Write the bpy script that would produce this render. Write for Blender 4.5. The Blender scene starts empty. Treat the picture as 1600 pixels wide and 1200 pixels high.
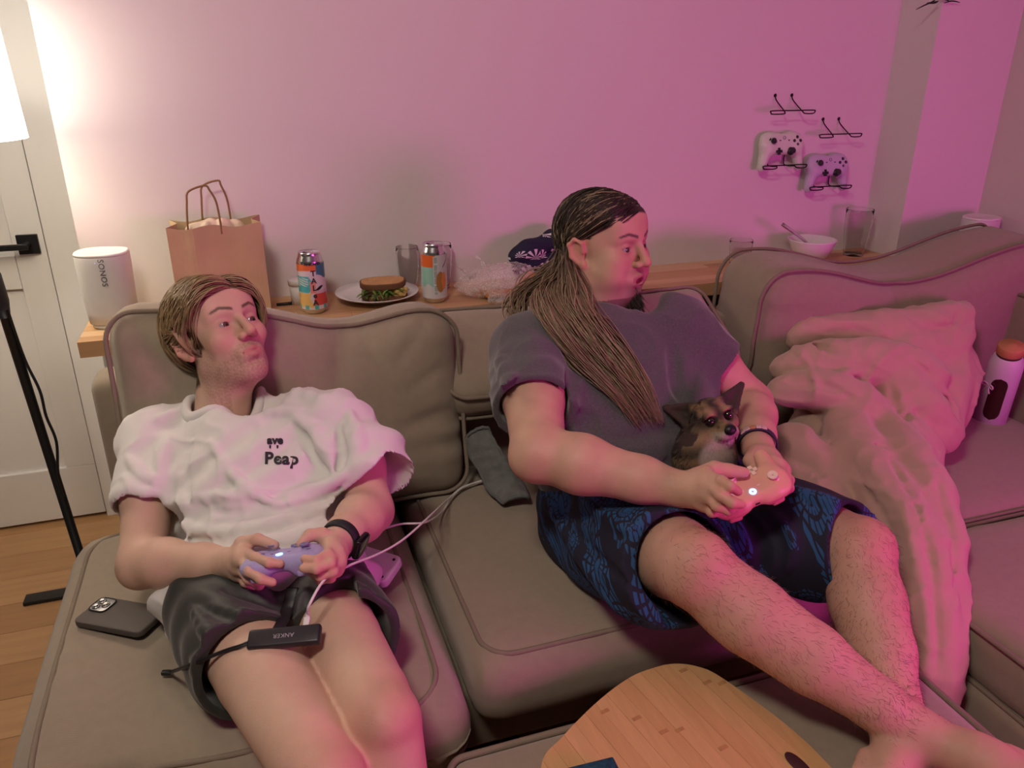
import bpy, bmesh, math, random, time
import numpy as np
from mathutils import Vector, Matrix
T0 = time.time()
scene = bpy.context.scene
COL = scene.collection
rng = np.random.default_rng(7)
random.seed(7)

# ------------------------------------------------------------------ camera
F = 1220.0; PITCH = math.radians(22.2); YAW = math.radians(18.6); CAMH = 1.42
cam = bpy.data.cameras.new('camera'); camo = bpy.data.objects.new('camera', cam); COL.objects.link(camo)
cam.sensor_width = 36; cam.lens = 36 * F / 1600; cam.clip_start = .02
camo.location = (0, 0, CAMH); camo.rotation_euler = (math.pi/2 - PITCH, 0, -YAW)
scene.camera = camo

# ------------------------------------------------------------------ world, exposure, large lights
world = bpy.data.worlds.new('world'); scene.world = world; world.use_nodes = True
world.node_tree.nodes['Background'].inputs[0].default_value = (1.0, .86, .76, 1)
world.node_tree.nodes['Background'].inputs[1].default_value = .03
vs = scene.view_settings
vs.view_transform = 'Standard'; vs.look = 'None'; vs.exposure = 0.12; vs.gamma = 1.0; vs.use_curve_mapping = False
TV_POWER = 15.0       # pink television screen, emission strength
LAMP_W = 12.0        # floor lamp bulb
CEIL_W = 24.0        # ceiling lamp of the room behind the camera

def area(name, loc, target, size, power, col):
    l = bpy.data.lights.new(name, 'AREA'); l.shape = 'DISK'; l.size = size; l.energy = power; l.color = col
    o = bpy.data.objects.new(name, l); COL.objects.link(o); o.location = loc
    o.rotation_euler = (Vector(target) - Vector(loc)).to_track_quat('-Z', 'Y').to_euler()
    return o
area('ceiling_lamp_light', (-.35, .15, 2.50), (.1, 1.1, .5), .40, CEIL_W, (1.0, .90, .76))

# ------------------------------------------------------------------ photo pixel -> place
FW = np.array([math.sin(YAW)*math.cos(PITCH), math.cos(YAW)*math.cos(PITCH), -math.sin(PITCH)])
RT = np.array([math.cos(YAW), -math.sin(YAW), 0.]); UP = np.cross(RT, FW); CP = np.array([0, 0, CAMH])
def ray(x, y): return FW + RT*(x-800)/F - UP*(y-600)/F
def onz(x, y, z): r = ray(x, y); return CP + r*(z-CAMH)/r[2]
def ony(x, y, Y): r = ray(x, y); return CP + r*Y/r[1]
def onx(x, y, X): r = ray(x, y); return CP + r*X/r[0]
def dep(x, y, d): return CP + ray(x, y)*d
def proj(p):
    q = np.asarray(p) - CP; d = q @ FW
    return np.array([800 + F*(q @ RT)/d, 600 - F*(q @ UP)/d, d])

# ------------------------------------------------------------------ tagging
def tag(o, label=None, cat=None, group=None, kind=None):
    if label: o['label'] = label
    if cat: o['category'] = cat
    if group: o['group'] = group
    if kind: o['kind'] = kind
    return o
def empty(name, loc=(0, 0, 0), rot=None):
    o = bpy.data.objects.new(name, None); COL.objects.link(o); o.location = loc; o.empty_display_size = .05
    if rot is not None: o.rotation_euler = rot
    bpy.context.view_layer.update()
    return o
def thing(name, label, cat, loc=(0, 0, 0), group=None, rot=None):
    return tag(empty(name, loc, rot), label, cat, group)

# ------------------------------------------------------------------ meshes
def obj(name, V, Fc, m, parent=None, smooth=True, col=None, local=False, uv=None):
    """one mesh object; V in world coordinates unless local"""
    me = bpy.data.meshes.new(name)
    V = np.asarray(V, dtype=np.float64)
    if isinstance(Fc, np.ndarray) and Fc.ndim == 2:
        n, k = Fc.shape
        me.vertices.add(len(V)); me.vertices.foreach_set('co', V.astype(np.float32).ravel())
        me.loops.add(n*k); me.loops.foreach_set('vertex_index', Fc.astype(np.int32).ravel())
        me.polygons.add(n); me.polygons.foreach_set('loop_start', np.arange(0, n*k, k, dtype=np.int32))
        try: me.polygons.foreach_set('loop_total', np.full(n, k, dtype=np.int32))
        except Exception: pass
        me.update(calc_edges=True)
    else:
        me.from_pydata([tuple(v) for v in V], [], [tuple(int(i) for i in f) for f in Fc]); me.update()
    if smooth: me.polygons.foreach_set('use_smooth', np.ones(len(me.polygons), dtype=bool))
    if col is not None:
        a = me.attributes.new('Col', 'FLOAT_COLOR', 'POINT')
        c = np.ones((len(V), 4), dtype=np.float32); c[:, :3] = col; a.data.foreach_set('color', c.ravel())
    if uv is not None:
        l = me.uv_layers.new(name='UVMap'); vi = np.zeros(len(me.loops), dtype=np.int32); me.loops.foreach_get('vertex_index', vi)
        l.data.foreach_set('uv', np.asarray(uv, dtype=np.float32)[vi].ravel())
    if m is not None: me.materials.append(m)
    o = bpy.data.objects.new(name, me); COL.objects.link(o)
    if parent is not None:
        o.parent = parent
        if not local: o.matrix_parent_inverse = parent.matrix_world.inverted()
    return o
def joinm(*parts):
    V = []; Fq = []; n = 0
    for v, f in parts:
        V.append(np.asarray(v, float).reshape(-1, 3)); Fq += [tuple(int(i)+n for i in q) for q in f]; n += len(V[-1])
    return np.vstack(V), Fq
def xf(vf, M):
    v, f = vf; M = np.array(M); v = np.asarray(v, float)
    return v @ M[:3, :3].T + M[:3, 3], f
def TM(loc=(0, 0, 0), rot=(0, 0, 0)):
    from mathutils import Euler
    return np.array(Matrix.Translation(Vector(loc)) @ Euler(rot, 'XYZ').to_matrix().to_4x4())
def frame(o, x, y, z):
    M = np.eye(4); M[:3, 0] = x; M[:3, 1] = y; M[:3, 2] = z; M[:3, 3] = o; return M
def unit(v): v = np.asarray(v, float); return v/np.linalg.norm(v)
def basis(z, xh=(1, 0, 0)):
    z = unit(z); x = np.asarray(xh, float); x = unit(x - z*(x @ z)); return x, np.cross(z, x), z

def rbox(size, r, n=(8, 8, 8), rs=None):
    """rounded box grid, centred; size (x,y,z)"""
    s = np.array(size)/2.0
    V = {}; verts = []; faces = []
    def lin(k, nk):
        # grid that spends rows on the rounding
        a = s[k]; rr = min(r, a*.999)
        m = max(2, nk)
        t = np.concatenate([-a + rr*(1-np.cos(np.linspace(0, math.pi/2, 4)))[:-1]*1.0, np.linspace(-a+rr, a-rr, m), (a - rr*(1-np.cos(np.linspace(0, math.pi/2, 4)))[:-1])[::-1]])
        return t
    L = [lin(k, n[k]) for k in range(3)]
    def add(p):
        key = (round(p[0], 6), round(p[1], 6), round(p[2], 6))
        if key not in V: V[key] = len(verts); verts.append(p)
        return V[key]
    for ax in range(3):
        u, v = (ax+1) % 3, (ax+2) % 3
        for sg in (-1, 1):
            G = np.zeros((len(L[u]), len(L[v])), int)
            for i, a in enumerate(L[u]):
                for j, b in enumerate(L[v]):
                    p = [0, 0, 0]; p[ax] = sg*s[ax]; p[u] = a; p[v] = b; G[i, j] = add(tuple(p))
            for i in range(len(L[u])-1):
                for j in range(len(L[v])-1):
                    q = (G[i, j], G[i+1, j], G[i+1, j+1], G[i, j+1]); faces.append(q if sg > 0 else q[::-1])
    P = np.array(verts); rr = np.minimum(r, s*.999)
    inner = np.clip(P, -(s-rr), (s-rr)); d = P - inner
    w = d/rr; nn = np.linalg.norm(w, axis=1, keepdims=True); nn[nn == 0] = 1
    mx = np.abs(w).max(axis=1, keepdims=True)
    P = inner + w/nn*rr*np.where(mx > .999, 1, mx)
    return P, faces
def box(lo, hi):
    a, b = np.array(lo, float), np.array(hi, float)
    v = [(x, y, z) for x in (a[0], b[0]) for y in (a[1], b[1]) for z in (a[2], b[2])]
    f = [(0, 1, 3, 2), (4, 6, 7, 5), (0, 4, 5, 1), (2, 3, 7, 6), (0, 2, 6, 4), (1, 5, 7, 3)]
    return np.array(v), f
def bbox(lo, hi, b=.004):
    lo, hi = np.array(lo, float), np.array(hi, float); b = min(b, (hi-lo).min()*.45)
    v, f = rbox(hi-lo, b, (2, 2, 2)); return v+(lo+hi)/2, f
def catmull(P, n=8, closed=False):
    P = np.asarray(P, float); N = len(P); out = []
    rngi = range(N) if closed else range(N-1)
    for i in rngi:
        if closed: p0, p1, p2, p3 = P[(i-1) % N], P[i], P[(i+1) % N], P[(i+2) % N]
        else: p0, p1, p2, p3 = P[max(i-1, 0)], P[i], P[i+1], P[min(i+2, N-1)]
        for t in np.linspace(0, 1, n, endpoint=False):
            out.append(.5*((2*p1)+(-p0+p2)*t+(2*p0-5*p1+4*p2-p3)*t*t+(-p0+3*p1-3*p2+p3)*t**3))
    if not closed: out.append(P[-1])
    return np.array(out)
def tube(P, r, sides=8, closed=False, cap=True, flat=None):
    """tube along a polyline; r scalar or per point; flat=(normal hint, ratio) squashes"""
    P = np.asarray(P, float); N = len(P); r = np.broadcast_to(np.asarray(r, float), (N,))
    if closed: Tn = np.roll(P, -1, 0) - np.roll(P, 1, 0)
    else: Tn = np.gradient(P, axis=0)
    Tn /= np.maximum(np.linalg.norm(Tn, axis=1, keepdims=True), 1e-9)
    up = np.array([0, 0, 1.]) if abs(Tn[0][2]) < .9 else np.array([1., 0, 0])
    if flat is not None: up = np.asarray(flat[0], float)
    V = []; A = None
    for i in range(N):
        t = Tn[i]
        a = (A if (A is not None and flat is None) else up); a = a - t*(a @ t); a = a/max(np.linalg.norm(a), 1e-9); A = a
        b = np.cross(t, a)
        k = 1.0 if flat is None else flat[1]
        for s in range(sides):
            th = 2*math.pi*s/sides; V.append(P[i] + r[i]*(math.cos(th)*a*k + math.sin(th)*b))
    Fc = []
    for i in range(N if closed else N-1):
        j = (i+1) % N
        for s in range(sides):
            s2 = (s+1) % sides; Fc.append((i*sides+s, j*sides+s, j*sides+s2, i*sides+s2)[::-1])
    if cap and not closed:
        Fc.append(tuple(range(sides))); Fc.append(tuple(range((N-1)*sides, N*sides))[::-1])
    return np.array(V), Fc
def lathe(prof, seg=40, sweep=1.0):
    """profile of (r,z) revolved about z"""
    V = []; Fc = []; n = len(prof)
    for i in range(seg):
        a = 2*math.pi*i/seg
        for r, z in prof: V.append((r*math.cos(a), r*math.sin(a), z))
    for i in range(seg):
        j = (i+1) % seg
        for k in range(n-1):
            q = [i*n+k, j*n+k, j*n+k+1, i*n+k+1]; Fc.append(tuple(q))
    return np.array(V), Fc
def extrude(poly, z0, z1):
    n = len(poly); V = [(x, y, z0) for x, y in poly] + [(x, y, z1) for x, y in poly]
    Fc = [tuple(range(n))[::-1], tuple(range(n, 2*n))] + [(i, (i+1) % n, n+(i+1) % n, n+i) for i in range(n)]
    return np.array(V, float), Fc
def bevelled(poly, z0, z1, b):
    """extruded outline with rounded top and bottom edge (poly centred roughly at its mean)"""
    poly = np.asarray(poly, float); c = poly.mean(0); n = len(poly)
    ex = np.abs(poly-c).max()
    rings = []
    for k in range(4):
        a = math.pi/2*k/3; rings.append((1-(b/ex)*(1-math.sin(a)), z0+b*(1-math.cos(a))))
    rings += [(s, z0+z1-z) for s, z in rings[::-1]]
    V = []; Fc = []
    for s, z in rings: V += [tuple(c+(p-c)*s)+(z,) for p in poly]
    for k in range(len(rings)-1):
        for i in range(n): Fc.append((k*n+i, k*n+(i+1) % n, (k+1)*n+(i+1) % n, (k+1)*n+i))
    Fc.append(tuple(range(n))[::-1]); Fc.append(tuple(range((len(rings)-1)*n, len(rings)*n)))
    return np.array(V), Fc
def rrect(w, h, r, n=6):
    P = []
    for cx, cy, a0 in ((w/2-r, h/2-r, 0), (-w/2+r, h/2-r, 90), (-w/2+r, -h/2+r, 180), (w/2-r, -h/2+r, 270)):
        for t in np.linspace(0, 90, n): a = math.radians(a0+t); P.append((cx+r*math.cos(a), cy+r*math.sin(a)))
    return P
def sphere(c, r, nu=16, nv=12):
    prof = [(max(1e-5, math.sin(t)), -math.cos(t)) for t in np.linspace(0, math.pi, nv)]
    v, f = lathe(prof, nu); return v*np.asarray(r)+np.asarray(c), f
# value noise for displacement (cheap, smooth, deterministic)
def vnoise(P, s, seed=0):
    P = np.asarray(P)*s + seed*17.3
    return (np.sin(P[..., 0]*1.7+np.sin(P[..., 1]*1.3+P[..., 2]*.7)*1.5) + np.sin(P[..., 1]*1.9+np.sin(P[..., 2]*1.1+P[..., 0]*.9)*1.6)
            + np.sin(P[..., 2]*2.1+np.sin(P[..., 0]*1.2-P[..., 1]*.8)*1.4))/3

def text_obj(name, s, size, M, m, parent, extrude_=.0004, font_sp=1.0, bold=0):
    cu = bpy.data.curves.new(name, 'FONT'); cu.body = s; cu.size = size; cu.extrude = extrude_; cu.align_x = 'CENTER'; cu.align_y = 'CENTER'
    cu.space_character = font_sp; cu.offset = bold; cu.resolution_u = 3
    o = bpy.data.objects.new(name+'_tmp', cu); COL.objects.link(o)
    dg = bpy.context.evaluated_depsgraph_get(); dg.update()
    me = bpy.data.meshes.new_from_object(o.evaluated_get(dg)); me.name = name
    bpy.data.objects.remove(o); bpy.data.curves.remove(cu)
    me.transform(Matrix(np.asarray(M).tolist())); me.materials.clear(); me.materials.append(m)
    q = bpy.data.objects.new(name, me); COL.objects.link(q)
    if parent is not None: q.parent = parent; q.matrix_parent_inverse = parent.matrix_world.inverted()
    return q

# ------------------------------------------------------------------ materials
def srgb(r, g, b):
    f = lambda c: (c/255)/12.92 if c/255 <= .04045 else ((c/255+.055)/1.055)**2.4
    return (f(r), f(g), f(b))
MATS = {}
def pmat(name, col, rough=.6, var=.12, scale=18, bump=0., bscale=180, metal=0., sss=0., vcol=False, trans=0., coat=0., sheen=0., emit=None, es=0., alpha=1., weave=0., ior=1.45, stretch=None, spec=.5, detail=4):
    m = bpy.data.materials.new(name); m.use_nodes = True; nt = m.node_tree; N = nt.nodes; L = nt.links
    b = N['Principled BSDF']; b.inputs['Roughness'].default_value = rough; b.inputs['Metallic'].default_value = metal
    b.inputs['IOR'].default_value = ior; b.inputs['Specular IOR Level'].default_value = spec
    if trans: b.inputs['Transmission Weight'].default_value = trans
    if coat: b.inputs['Coat Weight'].default_value = coat
    if sheen: b.inputs['Sheen Weight'].default_value = sheen; b.inputs['Sheen Roughness'].default_value = .5
    if sss:
        b.inputs['Subsurface Weight'].default_value = sss; b.inputs['Subsurface Radius'].default_value = (1, .35, .2); b.inputs['Subsurface Scale'].default_value = .006
    if alpha < 1: b.inputs['Alpha'].default_value = alpha
    if emit is not None: b.inputs['Emission Color'].default_value = (*emit, 1); b.inputs['Emission Strength'].default_value = es
    tc = N.new('ShaderNodeTexCoord'); src = tc.outputs['Object']
    if stretch is not None:
        mp = N.new('ShaderNodeMapping'); mp.inputs['Scale'].default_value = stretch; L.new(src, mp.inputs[0]); src = mp.outputs[0]
    nz = N.new('ShaderNodeTexNoise'); nz.inputs['Scale'].default_value = scale; nz.inputs['Detail'].default_value = detail; L.new(src, nz.inputs['Vector'])
    cr = N.new('ShaderNodeMapRange'); cr.inputs[3].default_value = 1-var; cr.inputs[4].default_value = 1+var; L.new(nz.outputs['Fac'], cr.inputs[0])
    mul = N.new('ShaderNodeVectorMath'); mul.operation = 'MULTIPLY'; mul.inputs[0].default_value = col[:3]
    L.new(cr.outputs[0], mul.inputs[1]); out = mul.outputs[0]
    if vcol:
        at = N.new('ShaderNodeAttribute'); at.attribute_name = 'Col'
        m2 = N.new('ShaderNodeVectorMath'); m2.operation = 'MULTIPLY'; L.new(out, m2.inputs[0]); L.new(at.outputs['Color'], m2.inputs[1]); out = m2.outputs[0]
    L.new(out, b.inputs['Base Color'])
    if bump:
        n2 = N.new('ShaderNodeTexNoise'); n2.inputs['Scale'].default_value = bscale; n2.inputs['Detail'].default_value = 3; L.new(src, n2.inputs['Vector'])
        h = n2.outputs['Fac']
        if weave:
            w = []
            for d in ('X', 'Z', 'Y'):
                wv = N.new('ShaderNodeTexWave'); wv.bands_direction = d; wv.inputs['Scale'].default_value = weave; wv.inputs['Distortion'].default_value = .6; L.new(src, wv.inputs['Vector']); w.append(wv.outputs['Fac'])
            a1 = N.new('ShaderNodeMath'); a1.operation = 'ADD'; L.new(w[0], a1.inputs[0]); L.new(w[1], a1.inputs[1])
            a2 = N.new('ShaderNodeMath'); a2.operation = 'ADD'; L.new(a1.outputs[0], a2.inputs[0]); L.new(w[2], a2.inputs[1])
            a3 = N.new('ShaderNodeMath'); a3.operation = 'ADD'; L.new(a2.outputs[0], a3.inputs[0]); L.new(h, a3.inputs[1]); h = a3.outputs[0]
        bp = N.new('ShaderNodeBump'); bp.inputs['Strength'].default_value = bump; bp.inputs['Distance'].default_value = .002
        L.new(h, bp.inputs['Height']); L.new(bp.outputs[0], b.inputs['Normal'])
    MATS[name] = m; return m
# ================================================================== signed-distance sculpting (bodies, clothes, bedding)
class Sculpt:
    def __init__(self, lo, hi, h):
        self.lo = np.array(lo, np.float32); self.h = h
        self.n = np.maximum(2, np.ceil((np.array(hi)-np.array(lo))/h).astype(int)+1)
        self.d = np.full(self.n, .25, np.float32)
    def _loc(self, lo, hi):
        a = np.clip(np.floor((np.asarray(lo)-self.lo)/self.h).astype(int), 0, self.n); b = np.clip(np.ceil((np.asarray(hi)-self.lo)/self.h).astype(int)+1, 0, self.n)
        if np.any(b <= a): return None
        sl = tuple(slice(a[i], b[i]) for i in range(3))
        ax = [(self.lo[i]+np.arange(a[i], b[i])*self.h).astype(np.float32) for i in range(3)]
        return sl, ax[0][:, None, None], ax[1][None, :, None], ax[2][None, None, :]
    def _mix(self, sl, e, k, op):
        d = self.d[sl]
        if op == 'sub':
            e = -e
            if k <= 0: self.d[sl] = np.maximum(d, e); return
            h = np.maximum(k-np.abs(d-e), 0)/k; self.d[sl] = np.maximum(d, e)+h*h*k*.25
        elif op == 'int':
            h = np.maximum(k-np.abs(d-e), 0)/max(k, 1e-6); self.d[sl] = np.maximum(d, e)+h*h*k*.25
        else:
            if k <= 0: self.d[sl] = np.minimum(d, e); return
            h = np.maximum(k-np.abs(d-e), 0)/k; self.d[sl] = np.minimum(d, e)-h*h*k*.25
    def cone(self, a, b, ra, rb=None, k=.01, op='add'):
        rb = ra if rb is None else rb
        a = np.asarray(a, float); b = np.asarray(b, float); m = max(ra, rb)+k+3*self.h
        q = self._loc(np.minimum(a, b)-m, np.maximum(a, b)+m)
        if q is None: return self
        sl, X, Y, Z = q; ab = b-a; L2 = max(float(ab @ ab), 1e-9)
        t = np.clip(((X-a[0])*ab[0]+(Y-a[1])*ab[1]+(Z-a[2])*ab[2])/L2, 0, 1).astype(np.float32)
        e = np.sqrt((X-a[0]-t*ab[0])**2+(Y-a[1]-t*ab[1])**2+(Z-a[2]-t*ab[2])**2)-(ra+(rb-ra)*t)
        self._mix(sl, e.astype(np.float32), k, op); return self
    def path(self, P, r, k=.01, op='add'):
        P = np.asarray(P, float); r = np.broadcast_to(np.asarray(r, float), (len(P),))
        for i in range(len(P)-1): self.cone(P[i], P[i+1], r[i], r[i+1], k, op)
        return self
    def ell(self, c, r, R=None, k=.01, op='add'):
        c = np.asarray(c, float); r = np.asarray(r, float); m = r.max()+k+3*self.h
        q = self._loc(c-m, c+m)
        if q is None: return self
        sl, X, Y, Z = q; X = X-np.float32(c[0]); Y = Y-np.float32(c[1]); Z = Z-np.float32(c[2])
        R = np.eye(3) if R is None else np.asarray(R)[:3, :3]      # columns = local axes
        k0 = 0; k1 = 0
        for i in range(3):
            u = X*np.float32(R[0, i])+Y*np.float32(R[1, i])+Z*np.float32(R[2, i]); k0 = k0+(u/np.float32(r[i]))**2; k1 = k1+(u/np.float32(r[i]**2))**2
        k0 = np.sqrt(k0); k1 = np.sqrt(k1)
        e = np.where(k1 > 1e-6, k0*(k0-1)/np.maximum(k1, 1e-6), -r.min()).astype(np.float32)
        self._mix(sl, e, k, op); return self
    def rbx(self, c, half, r, R=None, k=.01, op='add'):
        c = np.asarray(c, float); half = np.asarray(half, float); m = np.linalg.norm(half)+k+3*self.h
        q = self._loc(c-m, c+m)
        if q is None: return self
        sl, X, Y, Z = q; X = X-np.float32(c[0]); Y = Y-np.float32(c[1]); Z = Z-np.float32(c[2])
        R = np.eye(3) if R is None else np.asarray(R)[:3, :3]
        o = 0; mx = None
        for i in range(3):
            u = np.abs(X*np.float32(R[0, i])+Y*np.float32(R[1, i])+Z*np.float32(R[2, i]))-np.float32(half[i]-r)
            o = o+np.maximum(u, 0)**2; mx = u if mx is None else np.maximum(mx, u)
        self._mix(sl, (np.sqrt(o)+np.minimum(mx, 0)-r).astype(np.float32), k, op); return self
    def plane(self, p, n, k=.004):      # keep the side against n
        p = np.asarray(p); n = unit(n); sl, X, Y, Z = self._loc(self.lo, self.lo+self.n*self.h)
        self._mix(sl, ((X-p[0])*n[0]+(Y-p[1])*n[1]+(Z-p[2])*n[2]).astype(np.float32), k, 'int'); return self
    def disp(self, fn, band=.03):
        I = np.argwhere(np.abs(self.d) < band)
        P = self.lo+I*self.h; self.d[I[:, 0], I[:, 1], I[:, 2]] -= fn(P).astype(np.float32); return self
    def sample(self, P):
        g = (np.asarray(P)-self.lo)/self.h; i = np.clip(np.floor(g).astype(int), 0, self.n-2); f = np.clip(g-i, 0, 1); v = 0
        for a in (0, 1):
            for b in (0, 1):
                for c in (0, 1):
                    w = (f[..., 0] if a else 1-f[..., 0])*(f[..., 1] if b else 1-f[..., 1])*(f[..., 2] if c else 1-f[..., 2])
                    v = v+w*self.d[i[..., 0]+a, i[..., 1]+b, i[..., 2]+c]
        return v
    def hit(self, x, y, lift=0., d0=.6, d1=2.6):
        """first surface point under a photo pixel"""
        t = np.arange(d0, d1, self.h*.5); P = CP+ray(x, y)[None]*t[:, None]
        ins = np.all((P > self.lo) & (P < self.lo+(self.n-1)*self.h), axis=1)
        v = np.where(ins, self.sample(P), 1); i = np.argmax(v < 0)
        if v[i] >= 0: return None
        return P[i]-ray(x, y)*lift
    def folds(self, lines, k=.012):
        """raised folds (+r) or creases (-r) laid on the surface along pixel polylines"""
        for pts, r, off in lines:
            Q = [self.hit(*p) for p in pts]; Q = [q for q in Q if q is not None]
            if len(Q) < 2: continue
            Q = catmull(Q, 4); n = len(Q); taper = np.sin(np.linspace(.15, math.pi-.15, n))
            vd = unit(ray(*pts[0]))
            Q = Q+vd*off
            self.path(Q, np.maximum(abs(r)*taper, .0012), k, 'add' if r > 0 else 'sub')
        return self
    def blur(self, it=1):
        for _ in range(it):
            for ax in range(3):
                a = self.d; s = [slice(None)]*3; lo = list(s); hi = list(s); mi = list(s); lo[ax] = slice(0, -2); mi[ax] = slice(1, -1); hi[ax] = slice(2, None)
                b = a.copy(); b[tuple(mi)] = .25*a[tuple(lo)]+.5*a[tuple(mi)]+.25*a[tuple(hi)]; self.d = b
        return self
    def mesh(self):
        d = self.d; s = d < 0; n = self.n
        c = [s[i:n[0]-1+i, j:n[1]-1+j, k:n[2]-1+k] for i in (0, 1) for j in (0, 1) for k in (0, 1)]
        al = c[0].copy(); an = c[0].copy()
        for q in c[1:]: al &= q; an |= q
        act = an & ~al
        I = np.argwhere(act); idx = np.full(act.shape, -1, np.int32); idx[act] = np.arange(len(I))
        acc = np.zeros((len(I), 3), np.float32); cnt = np.zeros((len(I), 1), np.float32)
        off = [(i, j, k) for i in (0, 1) for j in (0, 1) for k in (0, 1)]
        cv = {o: d[I[:, 0]+o[0], I[:, 1]+o[1], I[:, 2]+o[2]] for o in off}
        for o in off:
            for ax in range(3):
                if o[ax]: continue
                o2 = list(o); o2[ax] = 1; o2 = tuple(o2); a, b = cv[o], cv[o2]; m = (a < 0) != (b < 0)
                t = np.where(m, a/np.where(m, a-b, 1), 0); p = np.zeros((len(I), 3), np.float32); p[:] = o; p[:, ax] += t
                acc[m] += p[m]; cnt[m] += 1
        V = self.lo+(I+acc/np.maximum(cnt, 1))*self.h
        Q = []
        for ax in range(3):
            u, v = (ax+1) % 3, (ax+2) % 3
            a = [slice(None)]*3; b = [slice(None)]*3; a[ax] = slice(0, -1); b[ax] = slice(1, None)
            e = s[tuple(a)] != s[tuple(b)]; E = np.argwhere(e)
            E = E[(E[:, u] > 0) & (E[:, v] > 0) & (E[:, u] < n[u]-1) & (E[:, v] < n[v]-1)]
            if len(E) == 0: continue
            fl = s[E[:, 0], E[:, 1], E[:, 2]]
            q = []
            for du, dv in ((0, 0), (-1, 0), (-1, -1), (0, -1)):
                w = E.copy(); w[:, u] += du; w[:, v] += dv; q.append(idx[w[:, 0], w[:, 1], w[:, 2]])
            q = np.stack(q, 1); q[~fl] = q[~fl][:, ::-1]; Q.append(q)
        return V, np.vstack(Q)
def smoothv(V, Q, it=2, lam=.5):
    V = V.copy(); n = len(V)
    e = np.vstack([Q[:, [0, 1]], Q[:, [1, 2]], Q[:, [2, 3]], Q[:, [3, 0]]]); i = np.concatenate([e[:, 0], e[:, 1]]); j = np.concatenate([e[:, 1], e[:, 0]])
    deg = np.bincount(i, minlength=n)[:, None]
    for _ in range(it):
        A = np.stack([np.bincount(i, weights=V[j, k], minlength=n) for k in range(3)], 1)/np.maximum(deg, 1)
        V += lam*(A-V)
    return V
def joinq(parts):
    V = []; Q = []; n = 0
    for v, q in parts: V.append(v); Q.append(q+n); n += len(v)
    return np.vstack(V), np.vstack(Q)
def cast_mesh(S, x, y, lift=0): return S.hit(x, y, lift)
def gs(x, m, s): return np.exp(-.5*((x-m)/s)**2)
def sstep(a, b, x): t = np.clip((x-a)/(b-a), 0, 1); return t*t*(3-2*t)
# ================================================================== materials
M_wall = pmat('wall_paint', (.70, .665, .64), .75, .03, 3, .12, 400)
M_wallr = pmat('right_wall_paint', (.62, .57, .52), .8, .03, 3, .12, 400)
M_trim = pmat('trim_paint', (.84, .83, .80), .45, .02, 4)
M_oak = [pmat('oak_floor_%d' % i, c, .42, .22, 7, .08, 60, stretch=(.6, 6, 6), detail=6) for i, c in enumerate(((.50, .29, .13), (.46, .26, .115), (.54, .32, .15)))]
M_shelf = [pmat('shelf_stave_%d' % i, c, .5, .2, 9, .06, 60, stretch=(.5, 7, 7), detail=6) for i, c in enumerate(((.62, .40, .21), (.55, .33, .16), (.66, .45, .26), (.50, .30, .15)))]
M_sofa = pmat('taupe_linen', (.34, .28, .205), .9, .10, 60, .35, 900, sheen=.25, weave=420)
M_pipe = pmat('taupe_piping', (.24, .195, .145), .9, .1, 60, .2, 900)
M_black = pmat('black_metal', (.012, .012, .013), .35, .1, 20)
M_blackpl = pmat('black_plastic', (.014, .014, .016), .45, .1, 20)
M_dark = pmat('dark_felt', (.02, .017, .016), .9, .2, 40)

# ================================================================== the room
WALLY = 2.14; DOORY = 2.62; LX = -.40; PX0 = 1.985; PX1 = 2.30
floor = tag(obj('floor', *box((-2.2, -1.6, -.05), (2.45, 2.75, -.004)), M_dark, smooth=False), kind='structure')
pw = .135; k = 0
for i in range(33):
    y0 = -1.6+i*pw; x = -2.2-(i*.37 % .9)
    while x < 2.3:
        x1 = x+1.25
        if x1 > -2.2:
            v, f = bbox((max(x, -2.2)+.0008, y0+.0008, -.02), (min(x1, 2.3)-.0008, y0+pw-.0008, 0), .0015)
            obj('plank', v, f, M_oak[k % 3], floor, smooth=False)
        x = x1; k += 1
tag(obj('wall_back', *box((LX, WALLY, 0), (PX0, 2.75, 2.6)), M_wall, smooth=False), kind='structure')
tag(obj('wall_column', *box((PX0, 1.985, 0), (PX1, 2.75, 2.6)), M_wall, smooth=False), kind='structure')
tag(obj('wall_right', *box((PX1, -1.6, 0), (2.42, 2.75, 2.6)), M_wallr, smooth=False), kind='structure')
tag(obj('wall_recess', *box((-2.2, DOORY+.045, 0), (LX, 2.75, 2.6)), M_wall, smooth=False), kind='structure')
tag(obj('ceiling', *box((-2.2, -1.6, 2.6), (2.45, 2.75, 2.66)), M_wall, smooth=False), kind='structure')
# door with one recessed lower panel, casing and black lever handle
door = thing('door_1', 'white panelled interior door with black lever handle', 'door', (-1.0, DOORY+.02, 0)); tag(door, kind='structure')
DX1 = -.578; DX0 = -1.40
obj('slab', *joinm(bbox((DX0, DOORY+.014, .012), (DX1, DOORY+.04, 2.05), .002), bbox((DX0, DOORY, .012), (DX1, DOORY+.016, .195), .002), bbox((DX1-.085, DOORY, .1955), (DX1, DOORY+.016, 2.05), .002),
    bbox((DX0, DOORY, .1955), (DX0+.1, DOORY+.016, 2.05), .002), bbox((DX0+.101, DOORY+.0004, 1.9), (DX1-.086, DOORY+.016, 2.05), .002), bbox((DX0+.101, DOORY+.0004, .80), (DX1-.086, DOORY+.016, .90), .002)), M_trim, door, smooth=False)
hd = obj('handle', *joinm(bbox((-.648, DOORY-.012, .905), (-.592, DOORY, .962), .002), tube([(-.62, DOORY-.01, .934), (-.62, DOORY-.05, .934)], .009), bbox((-.76, DOORY-.058, .926), (-.611, DOORY-.046, .943), .003)), M_black, door, smooth=False)
tag(hd, 'black metal lever handle on a square plate')
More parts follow.
